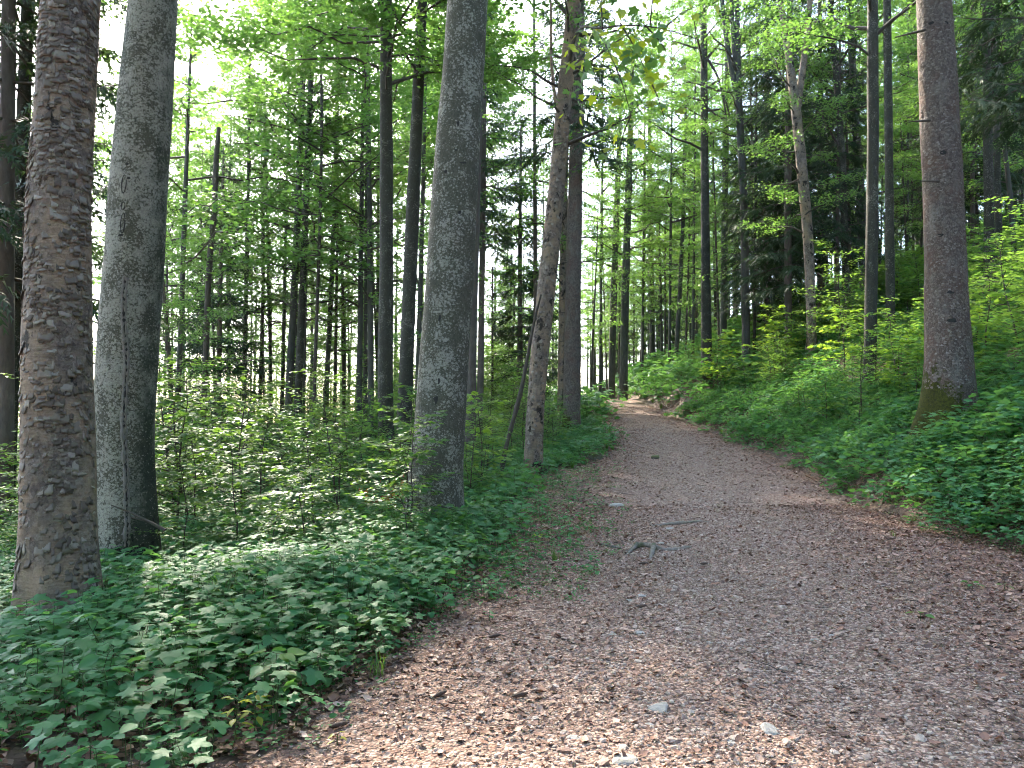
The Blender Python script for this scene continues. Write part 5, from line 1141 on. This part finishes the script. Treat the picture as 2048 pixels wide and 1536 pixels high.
for k, (px, py, h, t, lf, kd, mt, pr, lb) in enumerate([
    (548, 1432, .34, 4, .13, 'wide', M_GRASS, 2, "bright upright broad-leaved plant at the litter's edge, bottom left"), (468, 1500, .24, 5, .07, 'narrow', M_YELLOW, 2, "small plant with yellow upper leaves near the bottom left"), (508, 1475, .22, 5, .065, 'narrow', M_YELLOW, 2, "thin yellow-tipped plant between two bright plants, bottom left"),
    (772, 1300, .26, 3, .13, 'wide', M_GRASS, 3, "pale green broad-leaved plant at the edge of the left litter"), (855, 1215, .22, 3, .12, 'wide', M_HERB, 2, "large-leaved plant drooping over the litter left of the path"), (620, 1395, .2, 3, .10, 'wide', M_HERB, 2, "low leafy plant right of the bright upright plant"),
    (1842, 1245, .06, 1, .09, 'wide', M_GRASS, 3, "lone green sprout with one large leaf in the right litter"), (1945, 1180, .07, 2, .08, 'wide', M_HERB, 3, "small cluster of leaves in the litter at the right"), (980, 1245, .08, 2, .05, 'wide', M_HERB, 3, "small herb alone on the left litter"), (675, 1500, .07, 3, .04, 'narrow', M_YELLOW, 2, "tiny yellowish sprout near the bottom of the left verge"),
    (1075, 1082, .07, 1, .09, 'maple', M_MAPLE, 3, "bright green maple sprout in the litter left of the root"), (935, 1180, .06, 1, .08, 'wide', M_HERB, 3, "small sprout at the brown edge of the left litter"), (2010, 1185, .06, 1, .07, 'wide', M_GRASS, 3, "small sprout at the right edge of the litter")]):
    p = gp(px, py); plant("leafy_herb", lb, None, p.x, p.y, h, t, lf, kd, mt, 1200 + k, "plant", pr)
def single(name, label, cat, px, py, mb_, mats, s=1, d=None):
    p = gp(px, py) if d is None else at(px, py, d); e = link(name, mb_.mesh(name, mats), None, (p.x, p.y, gz(p.x, p.y)), (0, 0, rf.random() * 6), s); return tag(e, label, cat)
single("grass_tuft", "small upright grass tuft on the litter left of the root", "grass tuft", 1110, 1125, gen_grass(80, 22, .2, .004, .4), [M_GRASS])
single("grass_tuft", "broad-bladed tuft beside the foot of the flaking trunk", "grass tuft", 255, 1215, gen_grass(81, 9, .38, .012, .35), [M_GRASS])
single("grass_tuft", "thin grassy tuft in the litter near the right bank", "grass tuft", 1785, 1075, gen_grass(82, 16, .12, .003, .7), [M_GRASS])
single("fern", "pale fern spreading below the massive spruce", "fern", 1835, 905, gen_fern(83, 9, .62), [M_FERN, M_STEM])
single("fern", "feathery fern in front of the thick lichened beech's foot", "fern", 838, 1068, gen_fern(84, 6, .75), [M_FERN, M_STEM])
single("fern", "small fern at the foot of the bank, left of the pale fern", "fern", 1770, 930, gen_fern(85, 8, .4), [M_FERN, M_STEM])
# withered orange sprig in the sun
p = gp(765, 1045); e = link("withered_sprig", None, None, (p.x, p.y, gz(p.x, p.y) + .12)); e.scale = (1.7, 1.7, 1.5); mb = MB(); lv = MB(); r5 = np.random.default_rng(3)
for k in range(7):
    a = r5.random() * 6.28; l = r5.uniform(.2, .45); q = np.array([math.cos(a) * l, math.sin(a) * l, r5.uniform(.12, .4)]); mb.add(*tube([(0, 0, 0), q * .5 + np.array([0, 0, .05]), q], [.005, .004, .002], 4)); m_ = 9
    put_leaves(lv, HEXA, q * r5.uniform(.4, 1.05, m_)[:, None] + r5.normal(size=(m_, 3)) * .03, r5.normal(size=(m_, 3)) + np.array([0, 0, -.6]), r5.normal(size=(m_, 3)) + np.array([0, -.5, .5]), r5.uniform(.05, .085, m_), 0, None, r5)
link("stem", mb.mesh("stem", [M_TWIG]), e); link("foliage", lv.mesh("foliage", [M_ORANGE]), e)["kind"] = "stuff"; tag(e, "withered sprig with orange leaves in the sun left of the lichened beech", "sprig")

# ------------------------------------------------------------------ thin morning haze in the wood
HZ = 0.00018
bmv = [(x, y, z) for x in (-620, 620) for y in (-75, 990) for z in (-70, 75)]
hm = bpy.data.meshes.new("haze"); hm.from_pydata(bmv, [], [(0, 1, 3, 2), (4, 6, 7, 5), (0, 4, 5, 1), (2, 3, 7, 6), (0, 2, 6, 4), (1, 5, 7, 3)]); hm.update()
hmat = bpy.data.materials.new("haze"); hmat.use_nodes = True; hn = hmat.node_tree; hn.nodes.clear()
ho = hn.nodes.new("ShaderNodeOutputMaterial"); hv = hn.nodes.new("ShaderNodeVolumePrincipled"); hv.inputs["Density"].default_value = HZ; hv.inputs["Color"].default_value = (.92, .95, 1.0, 1); hv.inputs["Anisotropy"].default_value = .5
hn.links.new(hv.outputs[0], ho.inputs["Volume"]); hm.materials.append(hmat)
hz_o = link("haze", hm); tag(hz_o, "thin pale haze glowing between the far trees", "haze", kind="stuff")
